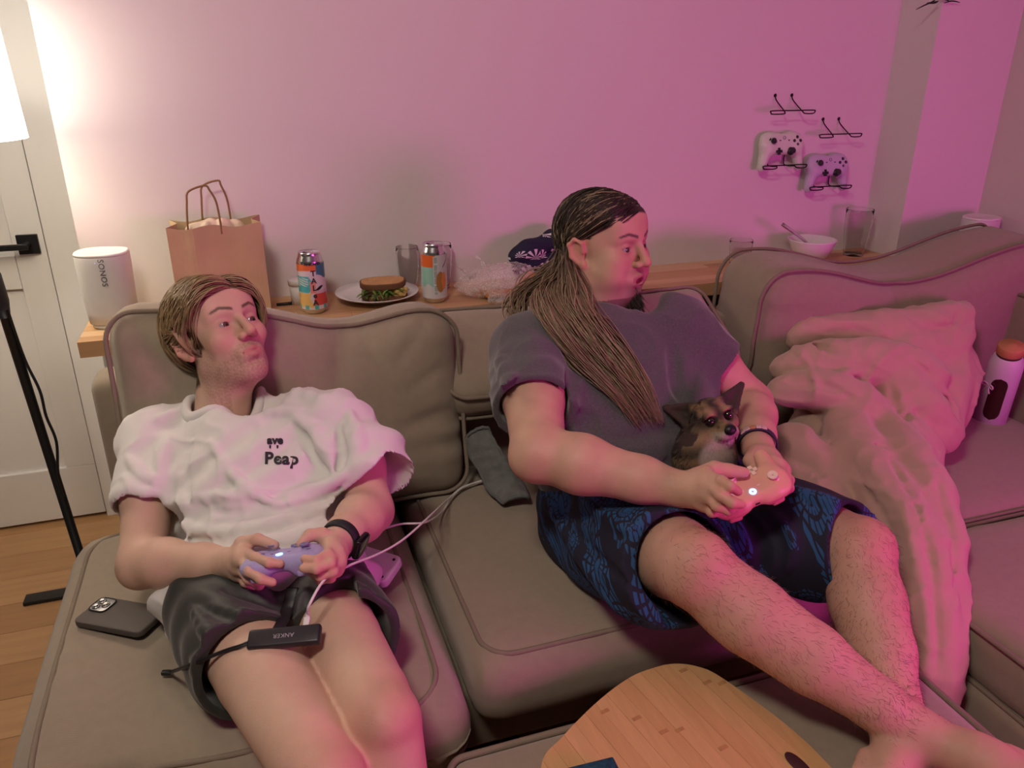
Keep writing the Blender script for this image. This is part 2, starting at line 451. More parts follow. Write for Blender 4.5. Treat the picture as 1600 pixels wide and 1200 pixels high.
trim = obj('trim_1', *joinm(bbox((DX1+.004, DOORY-.012, 0), (-.425, DOORY+.05, 2.12), .003), bbox((DX0, DOORY-.012, 2.06), (-.46, DOORY+.05, 2.16), .003)), M_trim, smooth=False)
tag(trim, kind='structure')

# shelf along the wall, made of oak staves
SZ = .84; SY = 1.895
shelf = thing('wall_shelf', 'long oak shelf on the wall behind the sofa', 'shelf', (LX, SY, SZ-.038))
ns = 6; dy = (WALLY-SY)/ns
for i in range(ns):
    x = LX-(i*.23 % .5)
    while x < PX0:
        a, b = max(x, LX), min(x+.62+.1*(i % 3), PX0)
        if b > a+.01:
            v, f = bbox((a+.0002, SY+i*dy+.0002, SZ-.038), (b-.0002, SY+(i+1)*dy-.0002, SZ), .001)
            obj('stave', v, f, M_shelf[(i*5+int(x*7+50)) % 4], shelf, smooth=False)
        x = x+.62+.1*(i % 3)

# ================================================================== floor lamp
base = onz(150, 945, 0); p1 = ony(0, 470, 2.03); dirp = unit(p1-base)
LT = base+dirp*(1.335/dirp[2])
lamp = thing('floor_lamp', 'black floor lamp with glowing white drum shade beside the door', 'lamp', tuple(base))
M_shade = pmat('lamp_shade', (.9, .85, .75), .8, .02, 5, emit=(1.0, .90, .76), es=6.0)
obj('pole', *tube([base, LT+dirp*.1], .0115, 12), M_black, lamp)
obj('base', *joinm(bbox((-.735, 2.155, 0), (-.40, 2.20, .012), .003), xf(lathe([(.001, 0), (.03, 0), (.03, .03), (.014, .05), (.001, .05)], 20), TM(tuple(base)))), M_black, lamp)
sc = LT
obj('shade', *xf(lathe([(.145, -.06), (.148, -.06), (.138, .22), (.135, .22), (.145, -.06)], 48), TM(tuple(sc))), M_shade, lamp)
obj('bulb', *sphere(sc+np.array([0, 0, .08]), .03), pmat('bulb', (1, .9, .8), .4, emit=(1, .85, .65), es=20), lamp)
sw = p1+dirp*.03
obj('switch', *tube([sw-dirp*.07, sw-dirp*.03, sw+dirp*.03, sw+dirp*.06], [.012, .019, .019, .012], 12), M_blackpl, lamp)
cpts = [p1-dirp*.02+np.array([.012, -.01, 0])]+[ony(x, y, 2.04) for x, y in ((38, 560), (62, 610), (72, 650), (88, 690), (91, 740))]+[ony(102, 775, 2.05)]
obj('cord', *tube(catmull(cpts, 6), .0035, 6), M_blackpl, lamp)
bl = bpy.data.lights.new('lamp_bulb_light', 'POINT'); bl.energy = LAMP_W; bl.color = (1, .82, .6); bl.shadow_soft_size = .035
blo = bpy.data.objects.new('lamp_bulb_light', bl); COL.objects.link(blo); blo.location = tuple(sc+np.array([0, 0, .08]))

# ================================================================== television (source of the pink light), to the right out of the frame
tvM = TM((1.84, -.62, 1.0), (0, 0, math.radians(30)))   # faces the sofa corner
def tvx(vf): return xf(vf, tvM)
tv = thing('television', 'flat television glowing pink on a floor stand', 'television', (1.84, -.62, 0))
obj('screen', *tvx(box((-.45, .022, -.26), (.45, .028, .26))), pmat('tv_screen', (.02, .02, .02), .3, emit=(1.0, .06, .62), es=TV_POWER), tv, smooth=False)
obj('housing', *tvx(bbox((-.46, -.02, -.27), (.46, .022, .27), .004)), M_blackpl, tv, smooth=False)
obj('stand', *tvx(joinm(bbox((-.03, -.05, -.96), (.03, -.018, -.2), .004), bbox((-.25, -.18, -.98), (.25, .12, -.955), .004))), M_blackpl, tv, smooth=False)

# ================================================================== sectional sofa
def cushion_mesh(size, r, bulge, wr=None, n=(26, 5, 20), warp=None, seed=0):
    """size = (width u, thickness v, height w); front face at -v; bulge = front/back crown"""
    P, f = rbox(size, r, n); s = np.array(size)/2
    U = P/s
    cu, cv, cw = U[:, 0], U[:, 1], U[:, 2]
    prof = (1-np.abs(cu)**2.6)*(1-np.abs(cw)**2.6)
    P[:, 1] += np.sign(cv)*bulge*prof*np.clip(np.abs(cv)*1.4-.2, 0, 1)
    e = (1-np.abs(cv)**2)
    P[:, 2] += np.sign(cw)*.25*bulge*e*np.clip(np.abs(cw)*2-1, 0, 1)
    # gathers near the seams, only on the front/back faces
    if wr:
        edge = np.exp(-(1-np.maximum(np.abs(cu), np.abs(cw)))*5.0)*(np.abs(cv) > .5)
        ang = np.where(np.abs(cu) > np.abs(cw), P[:, 2], P[:, 0])
        ph = np.sin(ang*52+3*np.sin(ang*17+seed)+seed)
        P[:, 1] += -np.sign(cv)*wr*edge*ph*(.5+.5*np.sin(ang*9+seed*2))
    if warp: P = warp(P)
    return P, f
def seam_loop(size, r, v, warp=None, inset=0.0, n=10):
    w, t, h = size
    L = np.array([(x, v, z) for x, z in rrect(w-2*inset, h-2*inset, max(r, .004), n)])
    # resample the straight sides
    out = []
    for i in range(len(L)):
        a, b = L[i], L[(i+1) % len(L)]; m = max(1, int(np.linalg.norm(b-a)/.025))
        out += [a+(b-a)*k/m for k in range(m)]
    L = np.array(out)
    return warp(L) if warp else L
def cushion(name, M, size, r, bulge, parent, wr=.004, warp=None, seams=(-1, 1), seed=0, n=(26, 5, 20), pr=.0050, m=None, hang=None, inset=0.0):
    P, f = cushion_mesh(size, r, bulge, wr, n, warp, seed)
    P = xf((P, f), M)[0]
    o = obj(name, P, f, m or M_sofa, parent)
    for sgn in seams:
        if inset:
            dr = r-math.sqrt(max(r*r-(r-inset)**2, 0)); hw = 1-2*inset/min(size[0], size[2])
            L = seam_loop(size, r, -(size[1]/2-dr+.001)-bulge*.10, warp, inset=inset)
        else: L = seam_loop(size, r*1.0, sgn*(size[1]/2-r*.35), warp, inset=-.0005)
        if hang: L = hang(L)
        L = xf((L, None), M)[0]
        obj('piping', *tube(L, pr, 8, closed=True), M_pipe, o)
    return o
sofa = thing('sectional_sofa', 'large taupe fabric sectional sofa with loose cushions along the wall', 'sofa', (.3, 1.4, 0))
SEAT = .47
# flat cushion lying down: local v axis -> up
LAY = np.array([[1, 0, 0, 0], [0, 0, 1, 0], [0, -1, 0, 0], [0, 0, 0, 1.]])   # (u,v,w) -> x=u, y=w, z=-v  (front face -v is the top)
def lay(x0, x1, y0, y1, z0, z1):
    M = LAY.copy(); M[:3, 3] = ((x0+x1)/2, (y0+y1)/2, (z0+z1)/2); return M, (x1-x0, z1-z0, y1-y0)
def sit(x, y, dz, sx, sy):     # dent under a sitter (in local u,w), on the top face
    def w(P):
        P = P.copy(); top = P[:, 1] < 0; P[:, 1] += np.where(top, dz*np.exp(-((P[:, 0]-x)/sx)**2-((P[:, 2]-y)/sy)**2), 0)
        P[:, 1] += np.where(top, .004*np.sin(P[:, 0]*23+P[:, 2]*11)*np.exp(-((P[:, 0]-x)/.4)**2-((P[:, 2]-y)/.4)**2), 0); return P
    return w
# left chaise
M, sz = lay(-.455, .262, .935, 1.72, .30, SEAT-.006)
_s1 = sit(.05, -.05, .018, .25, .30)
def w1(P):
    P = _s1(P); f = sstep(-.18, -.43, P[:, 2]); P[:, 1] += np.where(P[:, 1] < 0, f*(.018+.020*sstep(.05, -.35, P[:, 0])), 0); P[:, 2] += sstep(-.3, -.43, P[:, 2])*.13*sstep(.05, -.36, P[:, 0]); return P
cushion('seat_cushion', M, sz, .075, .016, sofa, .0022, w1, seed=1, n=(30, 5, 34), seams=(-1,), inset=.048)
obj('base', *xf(rbox((.70, .70, .24), .02, (6, 12, 4)), TM((-.097, 1.375, .19))), M_sofa, sofa)
# middle seat
M, sz = lay(.272, 1.13, 1.00, 1.74, .325, SEAT)
cushion('seat_cushion', M, sz, .055, .018, sofa, .003, sit(.08, .05, .025, .28, .22), seed=2, n=(34, 5, 30), seams=(-1,), inset=.030)
obj('base', *xf(rbox((.90, .72, .145), .018, (8, 6, 4)), TM((.71, 1.455, .265))), M_sofa, sofa)
# corner seat and right-hand run
M, sz = lay(1.13, 2.06, 1.12, 1.74, .335, SEAT)
cushion('seat_cushion', M, sz, .04, .014, sofa, .0025, seed=3, n=(24, 5, 22), seams=(-1, 1))
M, sz = lay(1.185, 2.06, .30, 1.105, .335, SEAT)
cushion('seat_cushion', M, sz, .04, .014, sofa, .0025, seed=4, n=(24, 5, 22), seams=(-1, 1))
obj('base', *xf(rbox((.90, 1.50, .145), .018, (8, 12, 4)), TM((1.62, 1.06, .275))), M_sofa, sofa)
# low back frames
obj('back_frame', *xf(rbox((1.60, .115, .58), .03, (20, 3, 8)), TM((.43, 1.818, .50))), M_sofa, sofa)
obj('back_frame', *xf(rbox((1.04, .115, .58), .03, (20, 3, 8)), TM((1.75, 1.818, .50))), M_sofa, sofa)
arm = obj('arm', *xf(rbox((.22, 1.42, .62), .035, (4, 14, 8)), TM((2.165, 1.02, .515))), M_sofa, sofa)
obj('piping', *tube([(2.06, y, .815) for y in np.linspace(.33, 1.70, 30)], .005, 8), M_pipe, arm)
P = [(-.425, 1.775, z) for z in np.linspace(.5, .765, 8)]+[(-.41, 1.775, .785), (-.37, 1.775, .79), (-.2, 1.775, .79)]
for x, y in ((-.38, 1.1), (-.38, 1.68), (.2, 1.1), (.2, 1.68), (.34, 1.15), (1.1, 1.15), (1.25, .4), (1.98, .4), (1.98, 1.7), (1.25, 1.7)):
    zt = .1 if x < .25 else .21
    obj('leg', *xf(lathe([(.001, 0), (.018, 0), (.025, zt), (.001, zt)], 12), TM((x, y, 0))), M_black, sofa)

# loose back cushions (own things)
def lean(cx, cyb, cz, tilt, size, yaw=0.0):
    R = Matrix.Rotation(yaw, 4, 'Z') @ Matrix.Rotation(-tilt, 4, 'X')
    M = np.array(Matrix.Translation((cx, cyb, cz)) @ R); return M
def warp1(P):
    P = P.copy(); u = P[:, 0]; t = np.clip((P[:, 2]+.22)/.44, 0, 1)
    P[:, 2] += t*(.045*sstep(.2, -.36, u)-.035*gs(u, .10, .09)-.02*sstep(.25, .38, u)-.018)
    P[:, 1] += t*.03*gs(u, .10, .10)
    fr = (P[:, 1] < 0)
    for u0, w0, u1, w1_, a, s_ in ((.105, .22, .075, .02, .014, .014), (.125, .20, .20, .05, .006, .010), (-.02, .20, .04, .06, .007, .012), (.30, .20, .20, .08, .006, .010), (-.30, .19, -.22, .05, .006, .012), (-.33, .05, -.20, .02, .006, .010), (-.33, -.06, -.18, -.05, .007, .012), (.33, -.02, .20, -.05, .006, .012), (.32, .08, .22, .03, .005, .010)):
        d = np.array((u1-u0, w1_-w0)); L = np.hypot(*d); d /= L; t_ = (u-u0)*d[0]+(P[:, 2]-w0)*d[1]; e = (u-u0)*-d[1]+(P[:, 2]-w0)*d[0]
        P[:, 1] += fr*a*gs(e, 0, s_)*sstep(-.03, .02, t_)*sstep(L+.03, L*.4, t_)
    P[:, 1] += fr*.004*vnoise(P*np.array([1, 0, 1.]), 16, 2)
    return P
c1 = thing('sofa_back_cushion', 'taupe sofa back cushion with slumped top behind the person in the white tee', 'cushion', (.04, 1.70, .47), 'loose back cushions of the sofa')
cushion('cover', lean(.062, 1.685, .70, math.radians(10), None), (.72, .17, .46), .06, .045, c1, .006, warp1, seed=1.3, n=(84, 6, 60))
def warp2(P):
    P = P.copy(); u = P[:, 0]; t = np.clip((P[:, 2]+.22)/.44, 0, 1); P[:, 1] += .02*gs(u, 0, .25); return P
c2 = thing('sofa_back_cushion', 'taupe sofa back cushion mostly hidden behind the long-haired person', 'cushion', (.80, 1.72, .47), 'loose back cushions of the sofa')
cushion('cover', lean(.775, 1.722, .758, math.radians(60), None), (.77, .11, .28), .045, .022, c2, .003, warp2, seed=2.3, n=(36, 6, 24))
def warp3(P):
    P = P.copy(); u = P[:, 0]; t = np.clip((P[:, 2]+.22)/.46, 0, 1)
    P[:, 2] += t*(.025*gs(u, -.38, .13)-.05*gs(u, -.02, .14)+.045*sstep(.05, .45, u)); P[:, 1] += .02*t*gs(u, -.02, .1)
    P[:, 1] += (P[:, 1] < 0)*(.008*np.sin((P[:, 0]*.7+P[:, 2])*45)*sstep(.1, -.4, u)*sstep(.15, -.1, P[:, 2]))
    P[:, 1] += (P[:, 1] < 0)*.010*gs(u+.04-.3*(P[:, 2]-.2)*.3, 0, .015)*sstep(0., .2, P[:, 2])
    return P
c3 = thing('sofa_back_cushion', 'large taupe back cushion propped in the corner behind the blanket', 'cushion', (1.68, 1.74, .47), 'loose back cushions of the sofa')
cushion('cover', lean(1.70, 1.735, .69, math.radians(-4), None), (.97, .25, .46), .07, .03, c3, .003, warp3, seed=3.1, n=(84, 6, 56))

# ================================================================== ottoman and tray
ott = thing('ottoman', 'taupe fabric ottoman with piped edge under the wooden tray', 'ottoman', (.6, .5, 0))
M, sz = lay(.19, 1.03, .02, .885, .02, .43)
cushion('body', M, sz, .03, .006, ott, .0, seed=5, n=(20, 6, 20), seams=(-1,), pr=.006)
# ---- ceiling lamp above the seating (its light is set at the top of the script)
cl = thing('ceiling_lamp', 'round white flush ceiling lamp above the sofa', 'lamp', (-.35, .15, 2.6))
obj('housing', *xf(lathe([(.001, .04), (.225, .04), (.225, .085), (.001, .085)], 40), TM((-.35, .15, 2.515))), M_trim, cl)
obj('diffuser', *xf(lathe([(.001, .012), (.15, .014), (.205, .024), (.212, .042), (.001, .042)], 40), TM((-.35, .15, 2.515))), pmat('lamp_diffuser', (.9, .88, .84), .5, .02, 5, emit=(1, .9, .76), es=1.0), cl)
# ================================================================== tools for people
M_skin = pmat('skin', (1, 1, 1), .52, .07, 45, .15, 350, sss=.18, vcol=True, spec=.35)
M_eye = pmat('eye', (1, 1, 1), .12, .02, 20, vcol=True, coat=.6)
M_hair = pmat('hair', (1, 1, 1), .42, .25, 90, vcol=True, spec=.45)
SKIN1 = np.array((.62, .41, .31)); SKIN2 = np.array((.56, .345, .25))

class Head:
    """head in its own frame: x = person's right, y = forward, z = up; origin between the ears"""
    def __init__(s, c, R, sc=1.0): s.c = np.asarray(c); s.R = np.asarray(R); s.s = sc
    def w(s, p): return s.c + s.R @ (np.asarray(p, float)*s.s)
    def W(s, P): return s.c + (np.asarray(P, float)*s.s) @ s.R.T
    def l(s, P): return ((np.asarray(P)-s.c) @ s.R)/s.s
    def cone(s, S, a, b, ra, rb=None, k=.01, op='add'): S.cone(s.w(a), s.w(b), ra*s.s, (ra if rb is None else rb)*s.s, k*s.s, op)
    def ell(s, S, c, r, k=.01, op='add', R=None): S.ell(s.w(c), np.asarray(r)*s.s, s.R if R is None else s.R @ R, k*s.s, op)
    def build(s, S, fat=0.0, open_mouth=0.0, nose=1.0):
        C = lambda *a, **k: s.cone(S, *a, **k); E = lambda *a, **k: s.ell(S, *a, **k)
        E((0, -.014, .034), (.074, .098, .086)); E((0, .02, .03), (.066, .066, .07), k=.03)
        E((0, .034, -.035), (.054+fat, .056, .082), k=.03)
        for q in (1, -1):
            C((q*(.050+fat), .0, -.058), (q*.016, .064, -.100), .017+fat*.4, .014, k=.03)
            E((q*(.040+fat*.5), .062, -.022), (.022, .022, .02), k=.025)
            if fat: E((q*.045, .05, -.058), (.022+fat, .03, .03), k=.03)
            C((q*.012, .086, .024), (q*.043, .068, .023), .0115, .010, k=.014)
        E((0, .067, -.098), (.020, .02, .018), k=.018)
        E((0, .068, .055), (.055, .025, .035), k=.03)
        E((0, .082, -.066), (.028, .016, .022), k=.015)                                       # muzzle
        for q in (1, -1): E((q*.031, .104, .001), (.021, .018, .0135), k=.014, op='sub')       # sockets
        for q in (1, -1): E((q*.0305, .0775, .001), (.0145, .0138, .0138), k=.004)             # lids
        for q in (1, -1): E((q*.0315, .089, .0005), (.0135, .012, .0044), k=.0025, op='sub')   # lid opening
        C((0, .092, .014), (0, .112*nose, -.022), .0075, .0095, k=.010)
        E((0, .115*nose, -.030), (.0115, .012, .010), k=.008)
        for q in (1, -1):
            E((q*.0135, .101, -.034), (.0080, .0105, .0080), k=.006)
            E((q*.0065, .105, -.0415), (.0042, .005, .003), k=.003, op='sub')
        o = open_mouth
        C((-.020, .083, -.0635), (0, .0945, -.0600), .0040, .0055, k=.007); C((0, .0945, -.0600), (.020, .083, -.0635), .0055, .0040, k=.007)
        C((-.017, .083, -.0705-o), (0, .0925, -.0730-o), .0045, .0066, k=.007); C((0, .0925, -.0730-o), (.017, .083, -.0705-o), .0066, .0045, k=.007)
        if o: E((0, .095, -.0665-o*.5), (.011, .018, .003+o*.5), k=.003, op='sub')
        else: C((-.02, .090, -.0665), (.02, .090, -.0665), .0016, .0016, k=.004, op='sub'); C((-.012, .0985, -.0668), (.012, .0985, -.0668), .0018, k=.003, op='sub')
        E((0, .092, -.086), (.016, .006, .005), k=.008, op='sub')
        for q in (1, -1):                                                                      # ears
            a = Matrix.Rotation(q*.38, 3, 'Z'); a = np.array(a)
            E((q*.081, -.011, -.003), (.0042, .018, .030), k=.006, R=a)
            for A, B in (((q*.079, .004, -.002), (q*.083, .004, .018)), ((q*.083, .004, .018), (q*.088, -.012, .026)), ((q*.088, -.012, .026), (q*.091, -.026, .014)), ((q*.091, -.026, .014), (q*.088, -.022, -.012)), ((q*.088, -.022, -.012), (q*.079, -.004, -.032))):
                C(A, B, .0042, .0042, k=.005)
            E((q*.0915, -.008, -.002), (.007, .009, .015), k=.004, op='sub', R=a)
            E((q*.078, .002, -.030), (.005, .007, .008), k=.006)
    def neck(s, S, base, r=.056):
        S.cone(s.w((0, -.026, -.05)), base, r*s.s, r*1.06*s.s, .03)
        S.cone(s.w((0, .035, -.075)), base+(s.w((0, .03, 0))-s.c)*.6, .03*s.s, .03*s.s, .03)
    def eyes(s, parent, gaze, iris):
        for q in (1, -1):
            c = s.w((q*.0305, .0772, .001)); v, f = sphere((0, 0, 0), .0123*s.s, 28, 22)
            x, y, z = basis(gaze, s.R[:, 0]); Rm = np.stack([x, y, z], 1)
            cosg = v[:, 2]/(.0123*s.s)
            col = np.tile(np.array((.36, .33, .315)), (len(v), 1)); col[cosg > .76] = iris; col[cosg > .965] = (.005, .005, .005)
            obj('eye', v @ Rm.T+c, f, M_eye, parent, col=col)
    def brow(s, P):
        q = s.l(P); x = np.abs(q[:, 0]); zc = .026+.35*(x-.012)*(x < .034)+(.0077-.3*(x-.034))*(x >= .034)
        w_ = .0036*np.clip(1.5-(x-.012)/.05, .4, 1)
        return sstep(w_*1.35, w_*.45, np.abs(q[:, 2]-zc))*sstep(.008, .013, x)*sstep(.055, .048, x)*(q[:, 1] > .045)*.9
    def colours(s, V, skin, lip, beard=None, hairmask=None, hairc=(.05, .03, .018), browc=(.07, .04, .022)):
        q = s.l(V); n = len(V); c = np.tile(skin, (n, 1))
        ch = gs(np.abs(q[:, 0]), .045, .02)*gs(q[:, 2], -.03, .02)*(q[:, 1] > .03); c *= 1-ch[:, None]*np.array((.0, .09, .08))
        no = gs(q[:, 0], 0, .014)*gs(q[:, 2], -.03, .012)*(q[:, 1] > .09); c *= 1-no[:, None]*np.array((0, .15, .15))
        er = (np.abs(q[:, 0]) > .074)*(q[:, 1] < .02)*(q[:, 1] > -.04)*(np.abs(q[:, 2]) < .04); c *= 1-er[:, None]*np.array((-.04, .18, .16))
        eyed = gs(np.abs(q[:, 0]), .031, .016)*gs(q[:, 2], -.001, .012)*(q[:, 1] > .05); c *= 1-eyed[:, None]*np.array((.18, .28, .25))
        if beard is not None:
            b = np.clip(beard(q), 0, 1)[:, None]; c = c*(1-b)+np.array(hairc)*1.6*b
        lp = (np.abs(q[:, 0]) < .021)*(np.abs(q[:, 2]+.067) < .0125-np.abs(q[:, 0])*.35)*(q[:, 1] > .082); lp = lp[:, None]
        c = np.where(lp > 0, lip, c)
        b = s.brow(V)[:, None]; c = c*(1-b)+np.array(browc)*b
        if hairmask is not None:
            h = np.clip(hairmask(q), 0, 1)[:, None]; c = c*(1-h)+np.array(hairc)*h
        return c
def strands(name, P, r, col, parent, m=None, sides=3):
    """many hair locks: P (K,n,3), r (n,) or (K,n), col (K,3) or (K,n,3)"""
    P = np.asarray(P, float); K, n, _ = P.shape; r = np.broadcast_to(r, (K, n))
    T = np.gradient(P, axis=1); T /= np.maximum(np.linalg.norm(T, axis=2, keepdims=True), 1e-9)
    ref = np.tile(np.array([.31, .52, .80]), (K, n, 1)); A = np.cross(T, ref); A /= np.maximum(np.linalg.norm(A, axis=2, keepdims=True), 1e-9); B = np.cross(T, A)
    ang = np.arange(sides)*2*math.pi/sides
    V = P[:, :, None]+r[:, :, None, None]*(np.cos(ang)[None, None, :, None]*A[:, :, None]+np.sin(ang)[None, None, :, None]*B[:, :, None])
    base = (np.arange(K)*n*sides)[:, None, None]; i = (np.arange(n-1)*sides)[None, :, None]; sI = np.arange(sides)[None, None, :]; s2 = (sI+1) % sides
    q = np.stack([base+i+sI, base+i+s2, base+i+sides+s2, base+i+sides+sI], -1).reshape(-1, 4)
    col = np.asarray(col, float); col = np.broadcast_to(col[:, None, :] if col.ndim == 2 else col, (K, n, 3))
    return obj(name, V.reshape(-1, 3), q, m or M_hair, parent, col=np.repeat(col.reshape(-1, 3), sides, axis=0))
def D(*pts): return np.array([dep(*p) for p in pts])
def hand(S, wrist, kn, fingers, thumb, rp=.0125, rf=.0085, rw=.026, k=.010):
    """palm from wrist to four knuckles, then the finger chains (each starts at its knuckle)"""
    kn = np.asarray(kn); wrist = np.asarray(wrist)
    for i, q in enumerate(kn): S.cone(wrist+(q-wrist)*.12, q, rw*.62, rp, .014)
    for a, b in zip(kn[:-1], kn[1:]): S.cone(a, b, rp*.95, rp*.95, .008); m = wrist*.45+a*.55; m2 = wrist*.45+b*.55; S.cone(m, m2, rp*1.1, rp*1.1, .01)
    for i, f in enumerate(fingers):
        n = len(f); r = np.linspace(rf*1.04, rf*.80, n)*(.88 if i == 3 else 1)
        for j in range(n-1): S.cone(f[j], f[j+1], r[j], r[j+1], .003 if j else .006)
        for j in range(1, n-1): S.ell(f[j], np.array([1, 1, 1])*r[j]*1.08, None, .003)
    n = len(thumb); r = np.linspace(rf*1.75, rf*.92, n)
    for j in range(n-1): S.cone(thumb[j], thumb[j+1], r[j], r[j+1], .008 if j == 0 else .003)
def limb(S, P, r, k=.02): S.path(P, r, k)
# ================================================================== person on the chaise, white tee
man1 = thing('person', 'person in white tee and dark shorts reclining with a lilac controller', 'person', (-.03, 1.2, .47))
H1 = Head((-.079, 1.588, .917), [[-.877, .409, -.252], [-.48, -.725, .494], [.019, .554, .832]], .95)
_a = np.array(Matrix.Rotation(math.radians(4), 3, Vector(np.array(H1.R)[:, 2])).to_3x3()); H1.R = _a @ H1.R
_x = unit(H1.R[:, 0]); _y = unit(H1.R[:, 1]-_x*(_x @ H1.R[:, 1])); H1.R = np.stack([_x, _y, np.cross(_x, _y)], 1)
NB1 = dep(348, 644, 1.57)
RS1, LS1 = dep(238, 690, 1.55), dep(516, 672, 1.51)
RE1, LE1 = dep(222, 880, 1.385), dep(578, 795, 1.43)
RW1, LW1 = dep(352, 880, 1.32), dep(524, 850, 1.29)
PC1 = onz(418, 935, .545); HR1 = PC1+np.array([-.075, .0, .0]); HL1 = PC1+np.array([.085, -.01, 0])
KR1, KL1 = np.array([.010, .768, .573]), np.array([.094, .825, .592])
AR1, AL1 = np.array([-.02, .60, .18]), np.array([.085, .62, .18])
def man1_body():
    parts = []; cols = []
    # head and neck
    S = Sculpt(H1.c-.19, H1.c+.17, .0024); H1.build(S); H1.neck(S, NB1, .053)
    V, Q = S.mesh(); V = smoothv(V, Q, 1, .4)
    def beard(q):
        jaw = sstep(-.045, -.075, q[:, 2]-.25*(q[:, 1]-.06))*sstep(-.01, .02, q[:, 1])*sstep(-.135, -.115, q[:, 2]); side = sstep(.045, .02, np.abs(q[:, 1]-.01))*sstep(-.02, -.05, q[:, 2])*(np.abs(q[:, 0]) > .04)
        mo = gs(q[:, 2], -.050, .006)*gs(q[:, 0], 0, .018)*(q[:, 1] > .085)
        return (.42*np.maximum(jaw, side*.8)+.4*mo)*(.75+.5*vnoise(q, 420))
    def hm(q):
        hl = .068-.25*np.abs(q[:, 0])
        top = sstep(hl, hl+.008, q[:, 2])*(q[:, 1] > .0); back = sstep(.028, .018, q[:, 1])*sstep(-.03, -.02, q[:, 2]-.9*(np.abs(q[:, 1])*.0))*(q[:, 2] > -.03)
        nape = (q[:, 1] < -.03)*sstep(-.09, -.075, q[:, 2]); burn = sstep(.026, .02, np.abs(q[:, 1]-.012))*sstep(-.03, -.02, q[:, 2])*(np.abs(q[:, 0]) > .06)*(np.abs(q[:, 0]) < .082)
        ear = (np.abs(q[:, 0]) > .066)*(np.abs(q[:, 2]+.003) < .037)*(q[:, 1] > -.035)*(q[:, 1] < .012)
        return np.maximum.reduce([top, back, nape, burn])*(1-ear)
    parts.append((V, Q)); cols.append(H1.colours(V, SKIN1, (.50, .22, .19), beard, hm, (.075, .045, .024), (.09, .052, .03)))
    # right arm and hand
    lo = np.minimum.reduce([RE1, RW1, RS1])-.08; hi = np.maximum.reduce([RE1, RW1, RS1])+np.array([.15, .06, .05]); lo[1] -= .10
    S = Sculpt(lo, hi, .0026); mid = (RS1+RE1)/2
    limb(S, [RS1, mid, RE1], [.046, .044, .038]); fm = RE1*.7+RW1*.3
    limb(S, [RE1, fm, RE1*.25+RW1*.75, RW1], [.039, .041, .031, .027])
    S.ell(RE1+np.array([-.006, .0, -.014]), (.03, .03, .027), None, .02)
    kn = D((381, 862, 1.265), (377, 874, 1.25), (374, 886, 1.262), (372, 896, 1.278))
    fing = [D((381, 862, 1.265), (400, 872, 1.222), (420, 879, 1.205), (438, 881, 1.207)), D((377, 874, 1.25), (390, 893, 1.212), (408, 905, 1.20), (426, 910, 1.205)),
            D((374, 886, 1.262), (388, 904, 1.235), (405, 914, 1.24), (413, 908, 1.26)), D((372, 896, 1.278), (383, 910, 1.262), (396, 916, 1.27), (403, 908, 1.285))]
    th = D((366, 872, 1.285), (378, 850, 1.282), (402, 843, 1.268), (429, 852, 1.257))
    hand(S, RW1, kn, fing, th)
    V, Q = S.mesh(); V = smoothv(V, Q, 1, .4); parts.append((V, Q)); cols.append(armcol(V, SKIN1, 1, fing+[th]))
    # left arm and hand
    lo = np.minimum.reduce([LE1, LW1, LS1])-.13; hi = np.maximum.reduce([LE1, LW1, LS1])+.06
    S = Sculpt(lo, hi, .0026); mid = (LS1+LE1)/2+np.array([.02, 0, 0])
    limb(S, [LS1, mid, LE1], [.046, .044, .038]); fm = LE1*.7+LW1*.3
    limb(S, [LE1, fm, LE1*.25+LW1*.75, LW1], [.039, .041, .031, .027])
    S.ell(LE1+np.array([.006, .0, -.014]), (.03, .03, .027), None, .02)
    kn = D((517, 852, 1.255), (524, 864, 1.24), (527, 877, 1.235), (524, 889, 1.24))
    fing = [D((517, 852, 1.25), (512, 866, 1.215), (494, 876, 1.195), (476, 873, 1.20)), D((524, 864, 1.24), (516, 880, 1.20), (494, 889, 1.185), (474, 888, 1.19)),
            D((527, 877, 1.235), (520, 893, 1.205), (500, 900, 1.20), (487, 895, 1.22)), D((524, 889, 1.24), (517, 903, 1.22), (500, 907, 1.225), (490, 899, 1.245))]
    th = D((519, 850, 1.275), (503, 836, 1.268), (484, 836, 1.26), (470, 850, 1.25))
    hand(S, LW1, kn, fing, th)
    V, Q = S.mesh(); V = smoothv(V, Q, 1, .4); parts.append((V, Q)); cols.append(armcol(V, SKIN1, 2, fing+[th]))
    # trunk and legs
    S = Sculpt((-.36, .36, .02), (.30, 1.62, .90), .005)
    S.cone(PC1, (PC1+NB1)/2+np.array([0, .02, -.02]), .075, .05, .03); S.cone((PC1+NB1)/2+np.array([0, .02, -.02]), NB1+np.array([0, .03, -.05]), .05, .045, .03); S.cone(RS1, LS1, .03, .03, .03)
    for Hh, K, A, sx in ((HR1, KR1, AR1, -1), (HL1, KL1, AL1, 1)):
        m1 = Hh*.55+K*.45
        limb(S, [Hh, m1, K*.85+Hh*.15, K], [.076, .068 if sx < 0 else .061, .057 if sx < 0 else .053, .050], .005)
        S.ell(K+np.array([0, -.012, .018]), (.036, .040, .034), None, .012)                       # kneecap
        c = K*.62+A*.38; limb(S, [K, c+np.array([0, 0, -.005]), A], [.050, .051, .034], .005)
        S.cone(A, A+np.array([sx*.01, -.02, -.12]), .036, .032, .02); S.cone(A+np.array([0, -.01, -.125]), A+np.array([sx*.015, -.15, -.145]), .038, .026, .02)
    global LEG1; LEG1 = S
    V, Q = S.mesh(); V = smoothv(V, Q, 1, .5); parts.append((V, Q)); cols.append(legcol(V, SKIN1, (KR1, KL1)))
    V, Q = joinq(parts)
